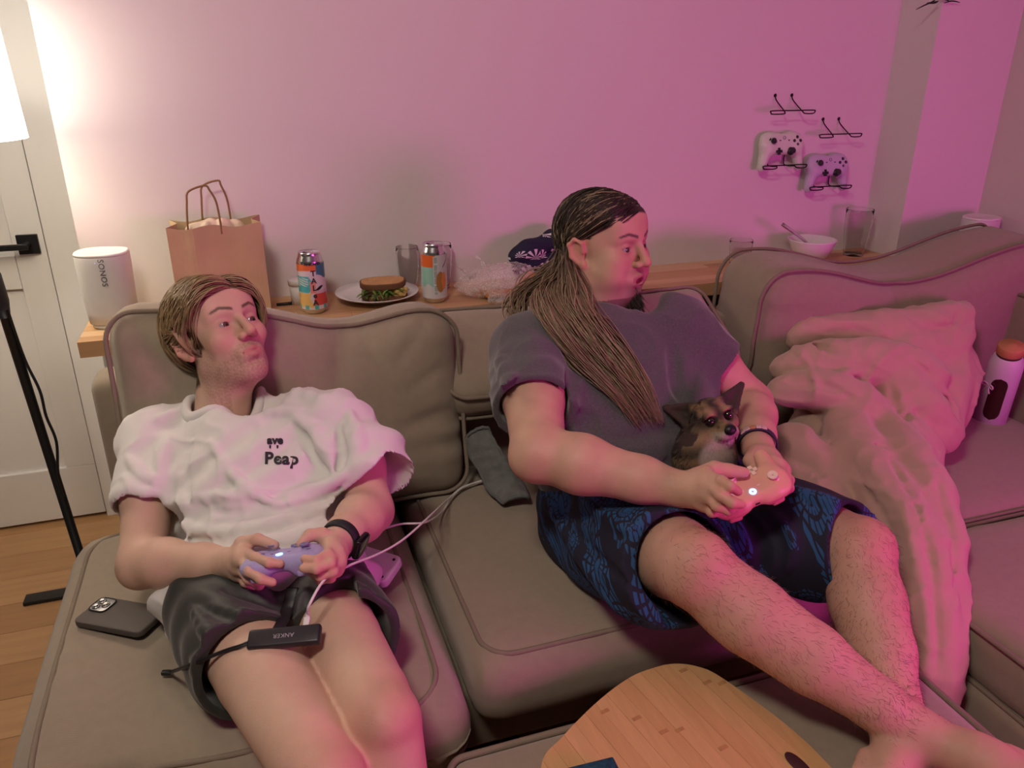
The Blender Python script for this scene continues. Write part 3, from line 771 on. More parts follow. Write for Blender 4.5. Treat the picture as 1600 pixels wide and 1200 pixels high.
    return obj('body', V, Q, M_skin, man1, col=np.vstack(cols))
def armcol(V, skin, seed, fingers):
    n = vnoise(V, 60, seed)*.05; c = skin*(1+n[:, None]*np.array((1, 1.3, 1.3)))
    for f in fingers:
        for j, q in enumerate(f):
            g = np.exp(-((V-q)**2).sum(1)/(2*.009**2))[:, None]; c *= 1-g*np.array((.0, .15, .13))*(1.0 if j else .6)
    return np.clip(c, 0, 1)
def legcol(V, skin, knees, hair=.12):
    n = vnoise(V, 25, 3)*.05; c = skin*(1+n[:, None]*np.array((1, 1.4, 1.4)))
    for K in knees:
        g = np.exp(-((V-K-np.array([0, -.01, .04]))**2).sum(1)/(2*.045**2))[:, None]; c *= 1-g*np.array((.04, .20, .16))
    return np.clip(c, 0, 1)
man1_body()
H1.eyes(man1, unit(H1.R[:, 1]+.45*RT-.05*UP), (.10, .05, .03))

# ---- hair
def hair1():
    cen = np.array((0, -.014, .034)); rad = np.array((.0765, .1005, .0885)); P = []; C = []; Rr = []; r = np.random.default_rng(3)
    n = 12
    while len(P) < 4600:
        u = unit(r.normal(size=3)); p = cen+u*rad
        if p[2] < -.055 or (p[1] > 0 and p[2] < .064-.22*abs(p[0]) and not (p[1] < .022 and p[2] > -.018)): continue
        if abs(p[0]) > .07 and p[2] < .032 and p[1] > -.04: continue
        part = -.012
        top = p[2] > .05
        if top:
            if p[0] > part: L = r.uniform(.075, .105); fl = np.array((.75, -.55+.2*r.normal(), -.25))
            else: L = r.uniform(.06, .09); fl = np.array((-.8, .25+.25*r.normal(), -.3))
        else:
            L = r.uniform(.035, .06) if p[2] > 0 else r.uniform(.02, .035)
            fl = np.array((.1*np.sign(p[0]), -.45, -.8))
        lift = (.022 if top else .010)*r.uniform(.6, 1.1); path = []; q = p.copy()
        wob = r.normal(size=3)*.12
        for i in range(n):
            t = i/(n-1); g = (q-cen)/rad; gn = np.linalg.norm(g); surf = cen+(g/gn)*rad; nrm = unit(g/rad)
            off = .002+lift*math.sin(min(1, t*1.25+.12)*math.pi*.62)+.010*float(sstep(.03, .07, surf[1]))
            pt = surf+nrm*off
            if abs(pt[0]) > .05 and pt[2] < .030 and -.042 < pt[1] < .012: pt[1] = -.043 if p[1] < -.02 else .013
            path.append(pt)
            d = fl+wob*t+np.array((0, 0, -.9))*t*t; d = d-nrm*(d @ nrm); q = surf+unit(d)*L/(n-1)
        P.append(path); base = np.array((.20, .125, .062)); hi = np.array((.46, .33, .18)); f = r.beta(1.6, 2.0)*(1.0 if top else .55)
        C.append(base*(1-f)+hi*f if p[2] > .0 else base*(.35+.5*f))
    P = H1.W(np.array(P)); C = np.array(C)
    rr = .00125*np.array([.8, 1.05, 1.1, 1.1, 1.05, 1, .95, .9, .8, .65, .45, .12])
    strands('hair', P, rr, C, man1)
hair1()
# ---- clothes
M_tee = pmat('white_cotton', (.76, .745, .72), .85, .03, 30, .25, 900, sheen=.2, weave=380)
M_short1 = pmat('dark_nylon', (.030, .033, .029), .55, .2, 25, .15, 500, sheen=.15)
M_print = pmat('tee_print', (.035, .033, .04), .8, .2, 60)
def tee1():
    lo = np.array((-.40, 1.02, .50)); hi = np.array((.28, 1.66, .97)); S = Sculpt(lo, hi, .0040)
    t = unit(NB1-PC1); s = unit(RS1-LS1); s = unit(s-t*(s @ t)); f = np.cross(t, s); f = f if f[1] < 0 else -f
    R = np.stack([s, f, t], 1); mid = (RS1+LS1)/2
    S.ell(mid-t*.10-f*.004, (.172, .085, .15), R, .05); S.ell((mid*.45+PC1*.55)-f*.005, (.155, .088, .20), R, .05)
    S.ell(PC1+t*.05-f*.005, (.165, .096, .11), R, .04); S.ell(PC1+t*.015+f*.004, (.176, .104, .09), R, .04)
    S.cone(mid+s*.11, mid-s*.11, .052, .052, .05); S.cone(NB1-t*.02-f*.012, mid, .058, .06, .04)
    S.cone(NB1+s*.040+t*.012-f*.012, RS1+t*.012, .042, .046, .04); S.cone(NB1-s*.045-f*.010, LS1+t*.005, .04, .046, .04)
    # sleeves
    a = RS1+s*.0; b = RS1*.50+RE1*.50+np.array([-.006, -.005, .0]); S.cone(a, b, .057, .057, .05)
    bL = LS1*.44+LE1*.56+np.array([.035, -.01, .005]); S.cone(LS1, bL, .064, .074, .05); S.cone(LS1+np.array([.02, 0, .03]), bL+np.array([.012, 0, .022]), .04, .04, .04)
    # hem flaring at the hip on the chaise side
    S.cone(PC1+np.array([-.12, .06, .02]), PC1+np.array([-.158, .045, .004]), .05, .032, .04)
    S.cone(PC1+np.array([.13, .05, .01]), PC1+np.array([.165, .03, -.01]), .05, .04, .04)
    dR = unit(RE1-RS1); dL = unit(LE1-LS1)
    # wrinkles: long soft ripples across the belly
    def wr(P):
        q = P-PC1; a = q @ t; b = q @ s; bel = sstep(.36, .20, a)*sstep(-.05, .03, a)
        r1 = np.sin(a*88+2.4*np.sin(b*11+.5)+7*b)*.0056*bel
        up = sstep(.22, .36, a); r2 = np.sin(b*70+a*40+2*np.sin(a*20))*.0022*up*sstep(.04, .12, np.abs(b))
        return r1+r2+.0012*vnoise(P, 45, 2)
    S.disp(wr)
    L = [([(262, 690), (252, 735), (262, 790)], .011, .002), ([(300, 672), (285, 730), (300, 790)], -.006, -.004), ([(265, 812), (330, 832), (420, 822), (500, 800), (560, 772)], .010, .001),
         ([(300, 850), (380, 856), (450, 840), (520, 812)], .009, .001), ([(268, 835), (340, 850), (400, 846)], -.006, -.003), ([(330, 800), (420, 800), (510, 780)], -.005, -.004),
         ([(462, 650), (490, 672), (512, 705), (528, 745)], .012, .001), ([(455, 662), (478, 690), (500, 735)], -.007, -.004), ([(545, 640), (560, 700), (540, 770)], .011, .002), ([(528, 660), (535, 715), (522, 770)], -.007, -.004),
         ([(200, 715), (225, 745), (250, 755)], .008, .001), ([(195, 745), (220, 768), (248, 770)], .006, .0), ([(360, 640), (420, 645), (480, 640)], .007, .001), ([(240, 660), (290, 640), (310, 615)], .009, .002),
         ([(395, 600), (450, 612), (520, 628)], .009, .002), ([(330, 690), (380, 760), (440, 790)], .006, -.001), ([(300, 780), (360, 775), (430, 765)], .007, .0), ([(450, 770), (500, 762), (545, 740)], .007, .0)]
    S.folds([(p, r*1.25, o+.001*np.sign(r)) for p, r, o in L], .010)
    S.disp(lambda P: .0030*(1-np.abs(vnoise(P, 30, 7))*2.2).clip(0)**2)
    # cut sleeve ends open
    cuR = RS1+dR*np.linalg.norm(RE1-RS1)*.66; cuL = LS1+dL*np.linalg.norm(LE1-LS1)*.62
    S.cone(cuR+dR*.06, cuR+dR*.16, .10, .10, .004, 'sub') if False else None
    def cut(p, n, c0, rad):
        I = S._loc(c0-rad, c0+rad)
        sl, X, Y, Z = I; e = ((X-p[0])*n[0]+(Y-p[1])*n[1]+(Z-p[2])*n[2]).astype(np.float32); near = ((X-c0[0])**2+(Y-c0[1])**2+(Z-c0[2])**2) < rad**2
        S.d[sl] = np.where(near, np.maximum(S.d[sl], e), S.d[sl])
    nR = unit(dR+np.array([-.25, -.1, 0])); cut(cuR, nR, cuR+dR*.045, .095)
    nL = unit(RT*.66-UP*.72+FW*.25); pL = dep(560, 744, 1.42); cut(pL, nL, dep(592, 786, 1.42), .095)
    S.cone(cuR-dR*.03, cuR+dR*.1, .056, .058, .004, 'sub'); S.cone(LS1*.5+bL*.5, bL+unit(bL-LS1)*.1, .046, .060, .004, 'sub')
    S.plane(PC1-t*.052, -t, .004)
    # neck hole
    cn = H1.w((0, -.005, -.13)); ax = unit(H1.w((0, 0, -.05))-NB1)
    S.cone(NB1-ax*.012+f*.006, NB1+ax*.12, .058, .066, .006, 'sub')
    S.ell(H1.w((0, .045, -.165)), (.06, .05, .05), None, .03, 'sub')
    V, Q = S.mesh(); V = smoothv(V, Q, 1, .4)
    o = obj('t_shirt', V, Q, M_tee, man1); tag(o, 'loose white cotton tee with small dark lettering')
    return S, o
TEE1, tee1o = tee1()
# collar rib
def collar1():
    ax = unit(H1.w((0, 0, -.05))-NB1); x, y, z = basis(ax, RT); P = []
    for a in np.linspace(0, 2*math.pi, 48, endpoint=False):
        q = NB1+ax*.016+(x*math.cos(a)+y*math.sin(a))*.066; hit = None
        for dz in np.arange(.05, -.09, -.003):
            w = q+ax*dz+(x*math.cos(a)+y*math.sin(a))*.004
            if TEE1.sample(w[None])[0] < .0: hit = w; break
        P.append(hit if hit is not None else q)
    P = np.array(P)
    for _ in range(4): P = (np.roll(P, 1, 0)+2*P+np.roll(P, -1, 0))/4
    obj('collar', *tube(P, .0095, 10, closed=True, flat=(ax, 1.3)), M_tee, tee1o)
collar1()
def print1():
    def place(s, px, py, size, rot):
        c = TEE1.hit(px, py, .0015)
        a, b, e = TEE1.hit(px+14, py), TEE1.hit(px, py-14), None
        x = unit(RT+.10*FW); n = unit(-FW+.10*RT); y = np.cross(n, x); ca, sa = math.cos(rot), math.sin(rot)
        o = text_obj('lettering', s, size, frame(c+n*.001, x*ca+y*sa, -x*sa+y*ca, n), M_print, None, .0006, 1.05, .0010)
        # wrap on the cloth
        me = o.data; co = np.zeros(len(me.vertices)*3, np.float32); me.vertices.foreach_get('co', co); co = co.reshape(-1, 3)
        for i, p in enumerate(co):
            u = proj(p); h = TEE1.hit(u[0], u[1], .0022)
            if h is not None: co[i] = h
        me.vertices.foreach_set('co', co.ravel()); me.update()
        o.parent = tee1o; o.matrix_parent_inverse = tee1o.matrix_world.inverted()
    place('ave', 430, 688, .020, .0); place("'  '", 428, 702, .016, .0); place('Peap', 440, 717, .030, -.03)
print1()
def shorts1():
    S = Sculpt((-.34, .84, .45), (.27, 1.36, .72), .0036)
    S.cone(HR1+np.array([0, .03, 0]), HL1+np.array([0, .03, 0]), .092, .092, .03); S.cone(PC1, PC1+np.array([0, .06, .0]), .095, .085, .04)
    eR = HR1*.60+KR1*.40; eL = HL1*.53+KL1*.47
    S.cone(HR1, eR+np.array([-.010, 0, -.002]), .092, .088, .02); S.cone(HL1, eL+np.array([.012, 0, 0]), .094, .084, .02)
    S.cone(HR1+np.array([-.04, 0, -.02]), eR+np.array([-.045, .02, -.03]), .045, .038, .03)
    def wr(P):
        q = P-PC1
        return .0028*np.sin(q[:, 1]*75+q[:, 0]*38+2.3*np.sin(q[:, 0]*24+q[:, 2]*15))*sstep(.02, -.1, q[:, 1])+.0016*vnoise(P, 38, 5)
    S.disp(wr)
    L = [([(300, 950), (330, 1000), (300, 1050)], .010, .001), ([(330, 945), (400, 965), (470, 960)], .007, .0), ([(310, 985), (380, 985), (450, 970)], .008, .0), ([(300, 1030), (350, 1020), (390, 1000)], .008, .0),
         ([(350, 920), (380, 930), (430, 950)], -.005, -.003), ([(510, 905), (550, 915), (590, 935)], .006, .0), ([(505, 930), (550, 925), (600, 950)], .006, .0), ([(480, 925), (475, 950), (470, 985)], -.012, -.005)]
    S.folds(L, .012)
    # leg openings
    for e, dn, rin in ((eR, unit(KR1-HR1), .089), (eL, unit(KL1-HL1), .082)):
        n = unit(dn+np.array([.0, 0, .12])); I = S._loc(e-.16, e+.16); sl, X, Y, Z = I
        ee = ((X-e[0])*n[0]+(Y-e[1])*n[1]+(Z-e[2])*n[2]).astype(np.float32); S.d[sl] = np.maximum(S.d[sl], ee)
    for e, Hh, K, rin in ((eR+np.array([-.008, 0, -.002]), HR1, KR1, .077), (eL+np.array([.006, 0, 0]), HL1, KL1, .076)):
        dn = unit(K-Hh); S.cone(e-dn*.025, e+dn*.12, rin*.95, rin, .004, 'sub')
    V, Q = S.mesh(); V = smoothv(V, Q, 1, .4)
    o = obj('shorts', V, Q, M_short1, man1); tag(o, 'short dark charcoal nylon shorts')
    return S, o
SH1, sh1o = shorts1()
# ================================================================== person with long hair, grey tee
man2 = thing('person', 'long-haired person in grey tee and navy patterned shorts holding a dog', 'person', (.73, 1.27, .47))
H2 = Head((.728, 1.535, 1.055), [[-.949, .314, -.013], [-.314, -.944, .106], [.021, .105, .994]], .97)
_a = np.array(Matrix.Rotation(math.radians(9), 3, Vector((0, 0, 1))).to_3x3()); H2.R = _a @ H2.R
_x = unit(H2.R[:, 0]); _y = unit(H2.R[:, 1]-_x*(_x @ H2.R[:, 1])); H2.R = np.stack([_x, _y, np.cross(_x, _y)], 1)
NB2 = np.array([.70, 1.50, .93])
RS2, LS2 = dep(826, 550, 1.62), dep(1056, 518, 1.70)
RE2, LE2 = dep(842, 708, 1.38), dep(1172, 630, 1.73)
RW2, LW2 = dep(1058, 764, 1.31), dep(1184, 700, 1.50)
PC2 = np.array([.72, 1.29, .56]); HR2 = np.array([.625, 1.27, .56]); HL2 = np.array([.825, 1.26, .56])
KR2, KL2 = dep(1082, 888, 1.26), dep(1338, 862, 1.385)
AR2, AL2 = onz(1438, 1150, .495), onz(1412, 1165, .462)
def man2_body():
    parts = []; cols = []
    S = Sculpt(H2.c-np.array([.19, .19, .21]), H2.c+.18, .0024); H2.build(S, fat=.006, open_mouth=.009, nose=.985); H2.neck(S, NB2, .062)
    V, Q = S.mesh(); V = smoothv(V, Q, 1, .4)
    def beard(q):
        ch = sstep(-.079, -.090, q[:, 2])*sstep(.03, .055, q[:, 1])*gs(q[:, 0], 0, .026); mo = gs(q[:, 2], -.050, .006)*gs(q[:, 0], 0, .022)*(q[:, 1] > .085)
        jaw = sstep(-.06, -.085, q[:, 2])*sstep(-.02, .02, q[:, 1])*.35; un = (q[:, 2] < -.105)*(q[:, 1] > .0)*.8
        return np.maximum.reduce([ch*.75, mo*.4, jaw, un])
    def hm(q):
        hl = .074-.15*np.abs(q[:, 0]); top = sstep(hl, hl+.006, q[:, 2])*(q[:, 1] > 0.02); back = sstep(.03, .02, q[:, 1])*(q[:, 2] > .026)
        bk = (q[:, 1] < -.036)*1.0; ear = (np.abs(q[:, 0]) > .066)*(np.abs(q[:, 2]+.003) < .037)*(q[:, 1] > -.035)*(q[:, 1] < .012)
        return np.maximum.reduce([top, back, bk])*(1-ear)
    parts.append((V, Q)); cols.append(H2.colours(V, SKIN2, (.42, .17, .15), beard, hm, (.03, .02, .014), (.06, .036, .022)))
    # right arm
    lo = np.minimum.reduce([RE2, RW2, RS2])-np.array([.08, .18, .12]); hi = np.maximum.reduce([RE2, RW2, RS2])+np.array([.19, .06, .05])
    S = Sculpt(lo, hi, .0028); limb(S, [RS2, (RS2+RE2)/2, RE2], [.060, .057, .048]); limb(S, [RE2, RE2*.68+RW2*.32, RE2*.25+RW2*.75, RW2], [.048, .050, .038, .032])
    S.ell(RE2+np.array([-.012, .0, -.012]), (.035, .035, .03), None, .02)
    kn = D((1104, 742, 1.275), (1106, 757, 1.255), (1105, 772, 1.255), (1100, 786, 1.27))
    fing = [D((1104, 742, 1.275), (1128, 752, 1.235), (1141, 760, 1.218), (1153, 768, 1.228)), D((1106, 757, 1.255), (1126, 774, 1.222), (1144, 786, 1.210), (1158, 788, 1.218)),
            D((1105, 772, 1.255), (1120, 790, 1.232), (1138, 797, 1.232), (1150, 792, 1.255)), D((1100, 786, 1.27), (1112, 800, 1.255), (1128, 802, 1.262), (1136, 795, 1.28))]
    th = D((1092, 745, 1.295), (1116, 733, 1.30), (1140, 735, 1.30), (1163, 738, 1.30))
    hand(S, RW2, kn, fing, th, .014, .0095, .031)
    V, Q = S.mesh(); V = smoothv(V, Q, 1, .4); parts.append((V, Q)); cols.append(armcol(V, SKIN2, 4, fing+[th]))
    # left arm
    lo = np.minimum.reduce([LE2, LW2, LS2])-np.array([.10, .22, .08]); hi = np.maximum.reduce([LE2, LW2, LS2])+.07
    S = Sculpt(lo, hi, .0028); limb(S, [LS2, (LS2+LE2)/2, LE2], [.060, .055, .046]); limb(S, [LE2, LE2*.68+LW2*.32, LE2*.25+LW2*.75, LW2], [.046, .048, .037, .031])
    kn = D((1192, 722, 1.43), (1204, 724, 1.42), (1215, 728, 1.415), (1223, 735, 1.42))
    fing = [D((1192, 722, 1.43), (1207, 733, 1.37), (1214, 748, 1.335), (1205, 762, 1.32)), D((1204, 724, 1.42), (1221, 740, 1.365), (1226, 756, 1.335), (1214, 767, 1.325)),
            D((1215, 728, 1.415), (1229, 746, 1.375), (1231, 760, 1.355), (1220, 769, 1.35)), D((1223, 735, 1.42), (1234, 750, 1.39), (1234, 763, 1.375), (1225, 771, 1.37))]
    th = D((1180, 708, 1.455), (1173, 720, 1.42), (1180, 731, 1.39), (1193, 739, 1.365))
    hand(S, LW2, kn, fing, th, .0135, .0092, .030)
    V, Q = S.mesh(); V = smoothv(V, Q, 1, .4); parts.append((V, Q)); cols.append(armcol(V, SKIN2, 5, fing+[th]))
    global THUMB2; THUMB2 = th
    # trunk, legs, feet
    S = Sculpt((.40, .36, .42), (1.12, 1.58, 1.0), .0052)
    S.cone(PC2, (PC2+NB2)/2, .10, .09, .03); S.cone((PC2+NB2)/2, NB2-np.array([0, -.02, .07]), .09, .06, .03); S.cone(RS2, LS2, .04, .04, .03)
    for Hh, K, A, toe, sx in ((HR2, KR2, AR2, np.array([.075, -.13, .02]), 1), (HL2, KL2, AL2, np.array([-.085, -.05, .015]), -1)):
        limb(S, [Hh, Hh*.5+K*.5, K*.85+Hh*.15, K], [.098, .086, .068, .062], .012)
        S.ell(K+unit(K-Hh)*.014+np.array([0, 0, .014]), (.046, .042, .044), None, .03)
        d = A-K; side = np.cross(unit(d), np.array([0, 0, 1.])); back = np.cross(side, unit(d)); back = back if back[2] < 0 else -back
        limb(S, [K, K+d*.28+back*.006, K+d*.55+back*.004, K+d*.82, A], [.058, .061, .054, .040, .036], .012)
        S.cone(K+d*.2+back*.02, K+d*.45+back*.018, .042, .036, .03)
        # ankle, heel, foot
        S.ell(A-unit(toe)*.035+np.array([0, 0, -.008]), (.034, .034, .033), None, .02); S.cone(A, A+toe*.6, .036, .030, .02); S.cone(A+toe*.5, A+toe, .032, .024, .02)
        sd = unit(np.cross(toe, (0, 0, 1)))
        for j in range(5):
            b = A+toe*.95+sd*(.034-.017*j)*sx; S.cone(b-toe*.25, b+unit(toe)*(.045-.006*j), .014, .009 if j else .012, .006)
        S.ell(A+sd*.03, (.014, .014, .014), None, .015); S.ell(A-sd*.03, (.014, .014, .014), None, .015)
    V, Q = S.mesh(); V = smoothv(V, Q, 1, .5); parts.append((V, Q)); cols.append(legcol(V, SKIN2, (KR2, KL2)))
    global BODY2; BODY2 = S
    V, Q = joinq(parts); return obj('body', V, Q, M_skin, man2, col=np.vstack(cols))
body2o = man2_body()
H2.eyes(man2, unit(H2.R[:, 1]+.1*RT), (.06, .045, .035))
# dark nail on the thumb
M_nail = pmat('dark_teal_nail', (.012, .03, .04), .2, .05, 30, coat=.5)
x, y, z = basis(unit(-ray(1190, 736)), unit(THUMB2[3]-THUMB2[2]))
obj('thumb_nail', *xf(sphere((0, 0, 0), (.0085, .0068, .0035), 14, 10), frame(THUMB2[3]-unit(ray(1190, 736))*.0072, x, y, z)), M_nail, body2o)

M_tee2 = pmat('heather_grey_cotton', (.085, .082, .088), .9, .45, 260, .25, 700, sheen=.3, detail=6)
def tee2():
    S = Sculpt((.36, 1.02, .52), (1.06, 1.66, 1.04), .0042)
    t = unit(NB2-PC2); s = unit(RS2-LS2); s = unit(s-t*(s @ t)); f = np.cross(t, s); f = f if f[1] < 0 else -f
    R = np.stack([s, f, t], 1); mid = (RS2+LS2)/2
    S.ell(mid-t*.09, (.215, .115, .16), R, .06); S.ell(PC2*.55+mid*.45+f*.02, (.205, .14, .17), R, .06); S.ell(PC2+t*.07+f*.015, (.205, .14, .12), R, .05)
    S.cone(mid+s*.12, mid-s*.12, .066, .066, .05); S.cone(NB2-t*.01-f*.02, mid-t*.01, .070, .075, .05)
    dR = unit(RE2-RS2); dL = unit(LE2-LS2); lR = np.linalg.norm(RE2-RS2); lL = np.linalg.norm(LE2-LS2)
    S.cone(RS2, RS2+dR*lR*.7, .082, .080, .05); S.cone(LS2, LS2+dL*lL*.72, .080, .074, .05)
    def wr(P):
        q = P-PC2; a = q @ t; b = q @ s; bel = sstep(.25, .12, a)
        return .0030*np.sin(a*80+2*np.sin(b*12)+4*b)*bel+.0018*vnoise(P, 30, 1)+.0022*np.sin(((P-RS2) @ dR)*95+3*b)*np.exp(-(((P-RS2-dR*.12)**2).sum(1))/.012)
    S.disp(wr)
    S.folds([([(905, 560), (895, 610), (900, 660)], -.009, -.005), ([(1052, 545), (1056, 585), (1066, 620)], -.008, -.003),
             ([(900, 690), (980, 705), (1050, 690)], .008, .0), ([(860, 740), (940, 735), (1030, 715)], .007, .0), ([(830, 610), (860, 625), (885, 625)], .007, .0), ([(825, 640), (855, 650), (885, 645)], .006, .0),
             ([(780, 560), (800, 610), (805, 650)], .006, .0), ([(880, 510), (890, 545), (900, 570)], -.0045, -.002)], .024)
    S.disp(lambda P: .0032*(1-np.abs(vnoise(P, 22, 5))*2.2).clip(0)**2)
    def cut(p, n, c0, rad):
        sl, X, Y, Z = S._loc(c0-rad, c0+rad); e = ((X-p[0])*n[0]+(Y-p[1])*n[1]+(Z-p[2])*n[2]).astype(np.float32); near = ((X-c0[0])**2+(Y-c0[1])**2+(Z-c0[2])**2) < rad**2
        S.d[sl] = np.where(near, np.maximum(S.d[sl], e), S.d[sl])
    pR = RS2+dR*lR*.60; pL = LS2+dL*lL*.50
    cut(pR, unit(dR+.0*UP), pR+dR*.055, .10); cut(pL, dL, pL+dL*.05, .098)
    S.cone(pR-dR*.025, pR+dR*.1, .066, .068, .004, 'sub'); S.cone(pL-dL*.025, pL+dL*.1, .062, .064, .004, 'sub')
    ax = unit(H2.w((0, -.02, -.05))-NB2); S.cone(NB2-ax*.005+f*.025-t*.02, NB2+ax*.12+f*.03, .062, .085, .008, 'sub')
    S.ell(H2.w((0, .055, -.165)), (.085, .085, .075), None, .04, 'sub')
    V, Q = S.mesh(); V = smoothv(V, Q, 1, .4); o = obj('t_shirt', V, Q, M_tee2, man2); tag(o, 'dark heather grey tee'); return S, o
TEE2, tee2o = tee2()

# ---- navy shorts with blue round medallions
def paisley():
    m = bpy.data.materials.new('navy_paisley_cotton'); m.use_nodes = True; nt = m.node_tree; N = nt.nodes; L = nt.links; b = N['Principled BSDF']; b.inputs['Roughness'].default_value = .85
    tc = N.new('ShaderNodeTexCoord')
    def mth(op, a, c=None, d=None):
        n = N.new('ShaderNodeMath'); n.operation = op
        for i, x in enumerate((a, c, d)):
            if x is None: continue
            if isinstance(x, (int, float)): n.inputs[i].default_value = x
            else: L.new(x, n.inputs[i])
        return n.outputs[0]
    masks = []
    for sc, lo_, seed, pet in ((12.5, .47, 0., 9.0), (30., .40, 3.1, 7.0)):
        s0 = N.new('ShaderNodeSeparateXYZ'); L.new(tc.outputs['Object'], s0.inputs[0]); cb = N.new('ShaderNodeCombineXYZ')
        L.new(s0.outputs['X'], cb.inputs[0]); L.new(mth('SUBTRACT', mth('MULTIPLY', s0.outputs['Y'], .8), s0.outputs['Z']), cb.inputs[1])
        mp = N.new('ShaderNodeMapping'); mp.inputs['Location'].default_value = (seed, seed*.7, 0); mp.inputs['Rotation'].default_value = (0, 0, .5); mp.inputs['Scale'].default_value = (sc, sc*.9, 1); L.new(cb.outputs[0], mp.inputs[0])
        v = N.new('ShaderNodeTexVoronoi'); v.voronoi_dimensions = '2D'; v.feature = 'F1'; v.inputs['Scale'].default_value = 1.0; v.inputs['Randomness'].default_value = .75; L.new(mp.outputs[0], v.inputs['Vector'])
        df = N.new('ShaderNodeVectorMath'); df.operation = 'SUBTRACT'; L.new(mp.outputs[0], df.inputs[0]); L.new(v.outputs['Position'], df.inputs[1])
        sp = N.new('ShaderNodeSeparateXYZ'); L.new(df.outputs[0], sp.inputs[0])
        ang = mth('ARCTAN2', sp.outputs['Y'], sp.outputs['X'])
        dist = v.outputs['Distance']
        edge = mth('MULTIPLY_ADD', mth('SINE', mth('MULTIPLY', ang, pet)), .045, lo_)
        inside = mth('LESS_THAN', dist, edge)
        ring = mth('SINE', mth('MULTIPLY', dist, 48.0)); ring = mth('GREATER_THAN', ring, -.35)
        spoke = mth('SINE', mth('MULTIPLY', ang, pet*2)); spoke = mth('GREATER_THAN', spoke, -.55)
        core = mth('LESS_THAN', dist, .09); pat = mth('MAXIMUM', mth('MULTIPLY', ring, spoke), core)
        sep = N.new('ShaderNodeSeparateColor'); L.new(v.outputs['Color'], sep.inputs[0]); keep = mth('GREATER_THAN', sep.outputs[0], .08 if seed == 0 else .5)
        masks.append(mth('MULTIPLY', mth('MULTIPLY', inside, pat), keep))
    fac = mth('MAXIMUM', masks[0], masks[1])
    mx = N.new('ShaderNodeMix'); mx.data_type = 'RGBA'; mx.inputs[6].default_value = (.010, .011, .028, 1); mx.inputs[7].default_value = (.018, .085, .22, 1); L.new(fac, mx.inputs[0]); L.new(mx.outputs[2], b.inputs['Base Color'])
    return m
M_short2 = paisley()
def shorts2():
    S = Sculpt((.40, .80, .44), (1.16, 1.40, .80), .0044)
    S.cone(HR2+np.array([-.02, .02, 0]), HL2+np.array([.02, .02, 0]), .112, .112, .04); S.cone(PC2, PC2+np.array([0, .06, .02]), .12, .11, .05)
    eR = HR2*.05+KR2*.95; eL = HL2*.02+KL2*.98
    S.cone(HR2+np.array([-.01, 0, 0]), eR+np.array([-.010, .005, -.008]), .112, .098, .03); S.cone(HL2, eL+np.array([.0, .005, -.004]), .110, .092, .03)
    # loose cloth hanging on the seat side and slung between the legs
    S.cone(HR2+np.array([-.06, -.04, -.05]), eR+np.array([-.045, .05, -.075]), .06, .05, .05); S.cone(eR+np.array([-.03, .03, -.05]), eR+np.array([.02, .02, -.085]), .05, .04, .04)
    a = HR2*.5+HL2*.5+np.array([0, -.10, .03]); S.cone(a, eL*.5+eR*.5+np.array([.01, .11, -.06]), .07, .045, .07); S.cone(eL*.55+eR*.45+np.array([0, .12, -.05]), eL+np.array([-.06, .05, -.06]), .045, .04, .06)
    S.cone(HL2+np.array([.06, -.03, -.02]), eL+np.array([.045, .03, -.03]), .06, .05, .05)
    def wr(P): return .0030*np.sin(P[:, 0]*42+P[:, 1]*48+2*np.sin(P[:, 2]*22+P[:, 0]*16))+.0018*vnoise(P, 30, 4)
    S.disp(wr)
    S.folds([([(850, 780), (890, 840), (930, 900), (975, 960)], .012, .002), ([(880, 760), (940, 800), (1000, 840)], .010, .0), ([(900, 830), (940, 880), (985, 920)], -.008, -.004), ([(1080, 800), (1120, 850), (1150, 900)], .012, .0),
             ([(1220, 760), (1280, 780), (1340, 800)], .010, .0), ([(1200, 800), (1240, 840), (1230, 890)], .010, .0), ([(1160, 800), (1190, 850), (1190, 895)], -.010, -.004)], .014)
    for e, Hh, K, n2, rad in ((eR, HR2, KR2, np.array([-.10, 0, .30]), .15), (eL, HL2, KL2, np.array([.1, 0, .22]), .13)):
        n = unit(unit(K-Hh)+n2); c0 = e+n*.09; sl, X, Y, Z = S._loc(c0-rad, c0+rad); near = ((X-c0[0])**2+(Y-c0[1])**2+(Z-c0[2])**2) < rad**2
        ee = ((X-e[0])*n[0]+(Y-e[1])*n[1]+(Z-e[2])*n[2]).astype(np.float32); S.d[sl] = np.where(near, np.maximum(S.d[sl], ee), S.d[sl])
    for e, Hh, K, r in ((eR, HR2, KR2, .086), (eL, HL2, KL2, .082)):
        dn = unit(K-Hh); S.cone(e-dn*.05, e+dn*.12, r*.95, r, .004, 'sub')
    S.cone(eR+np.array([-.025, .06, -.065]), eR+np.array([-.01, -.06, -.06]), .035, .045, .01, 'sub')
    V, Q = S.mesh(); V = smoothv(V, Q, 1, .4); o = obj('shorts', V, Q, M_short2, man2); tag(o, 'navy shorts with blue paisley medallions'); return S, o
SH2, sh2o = shorts2()

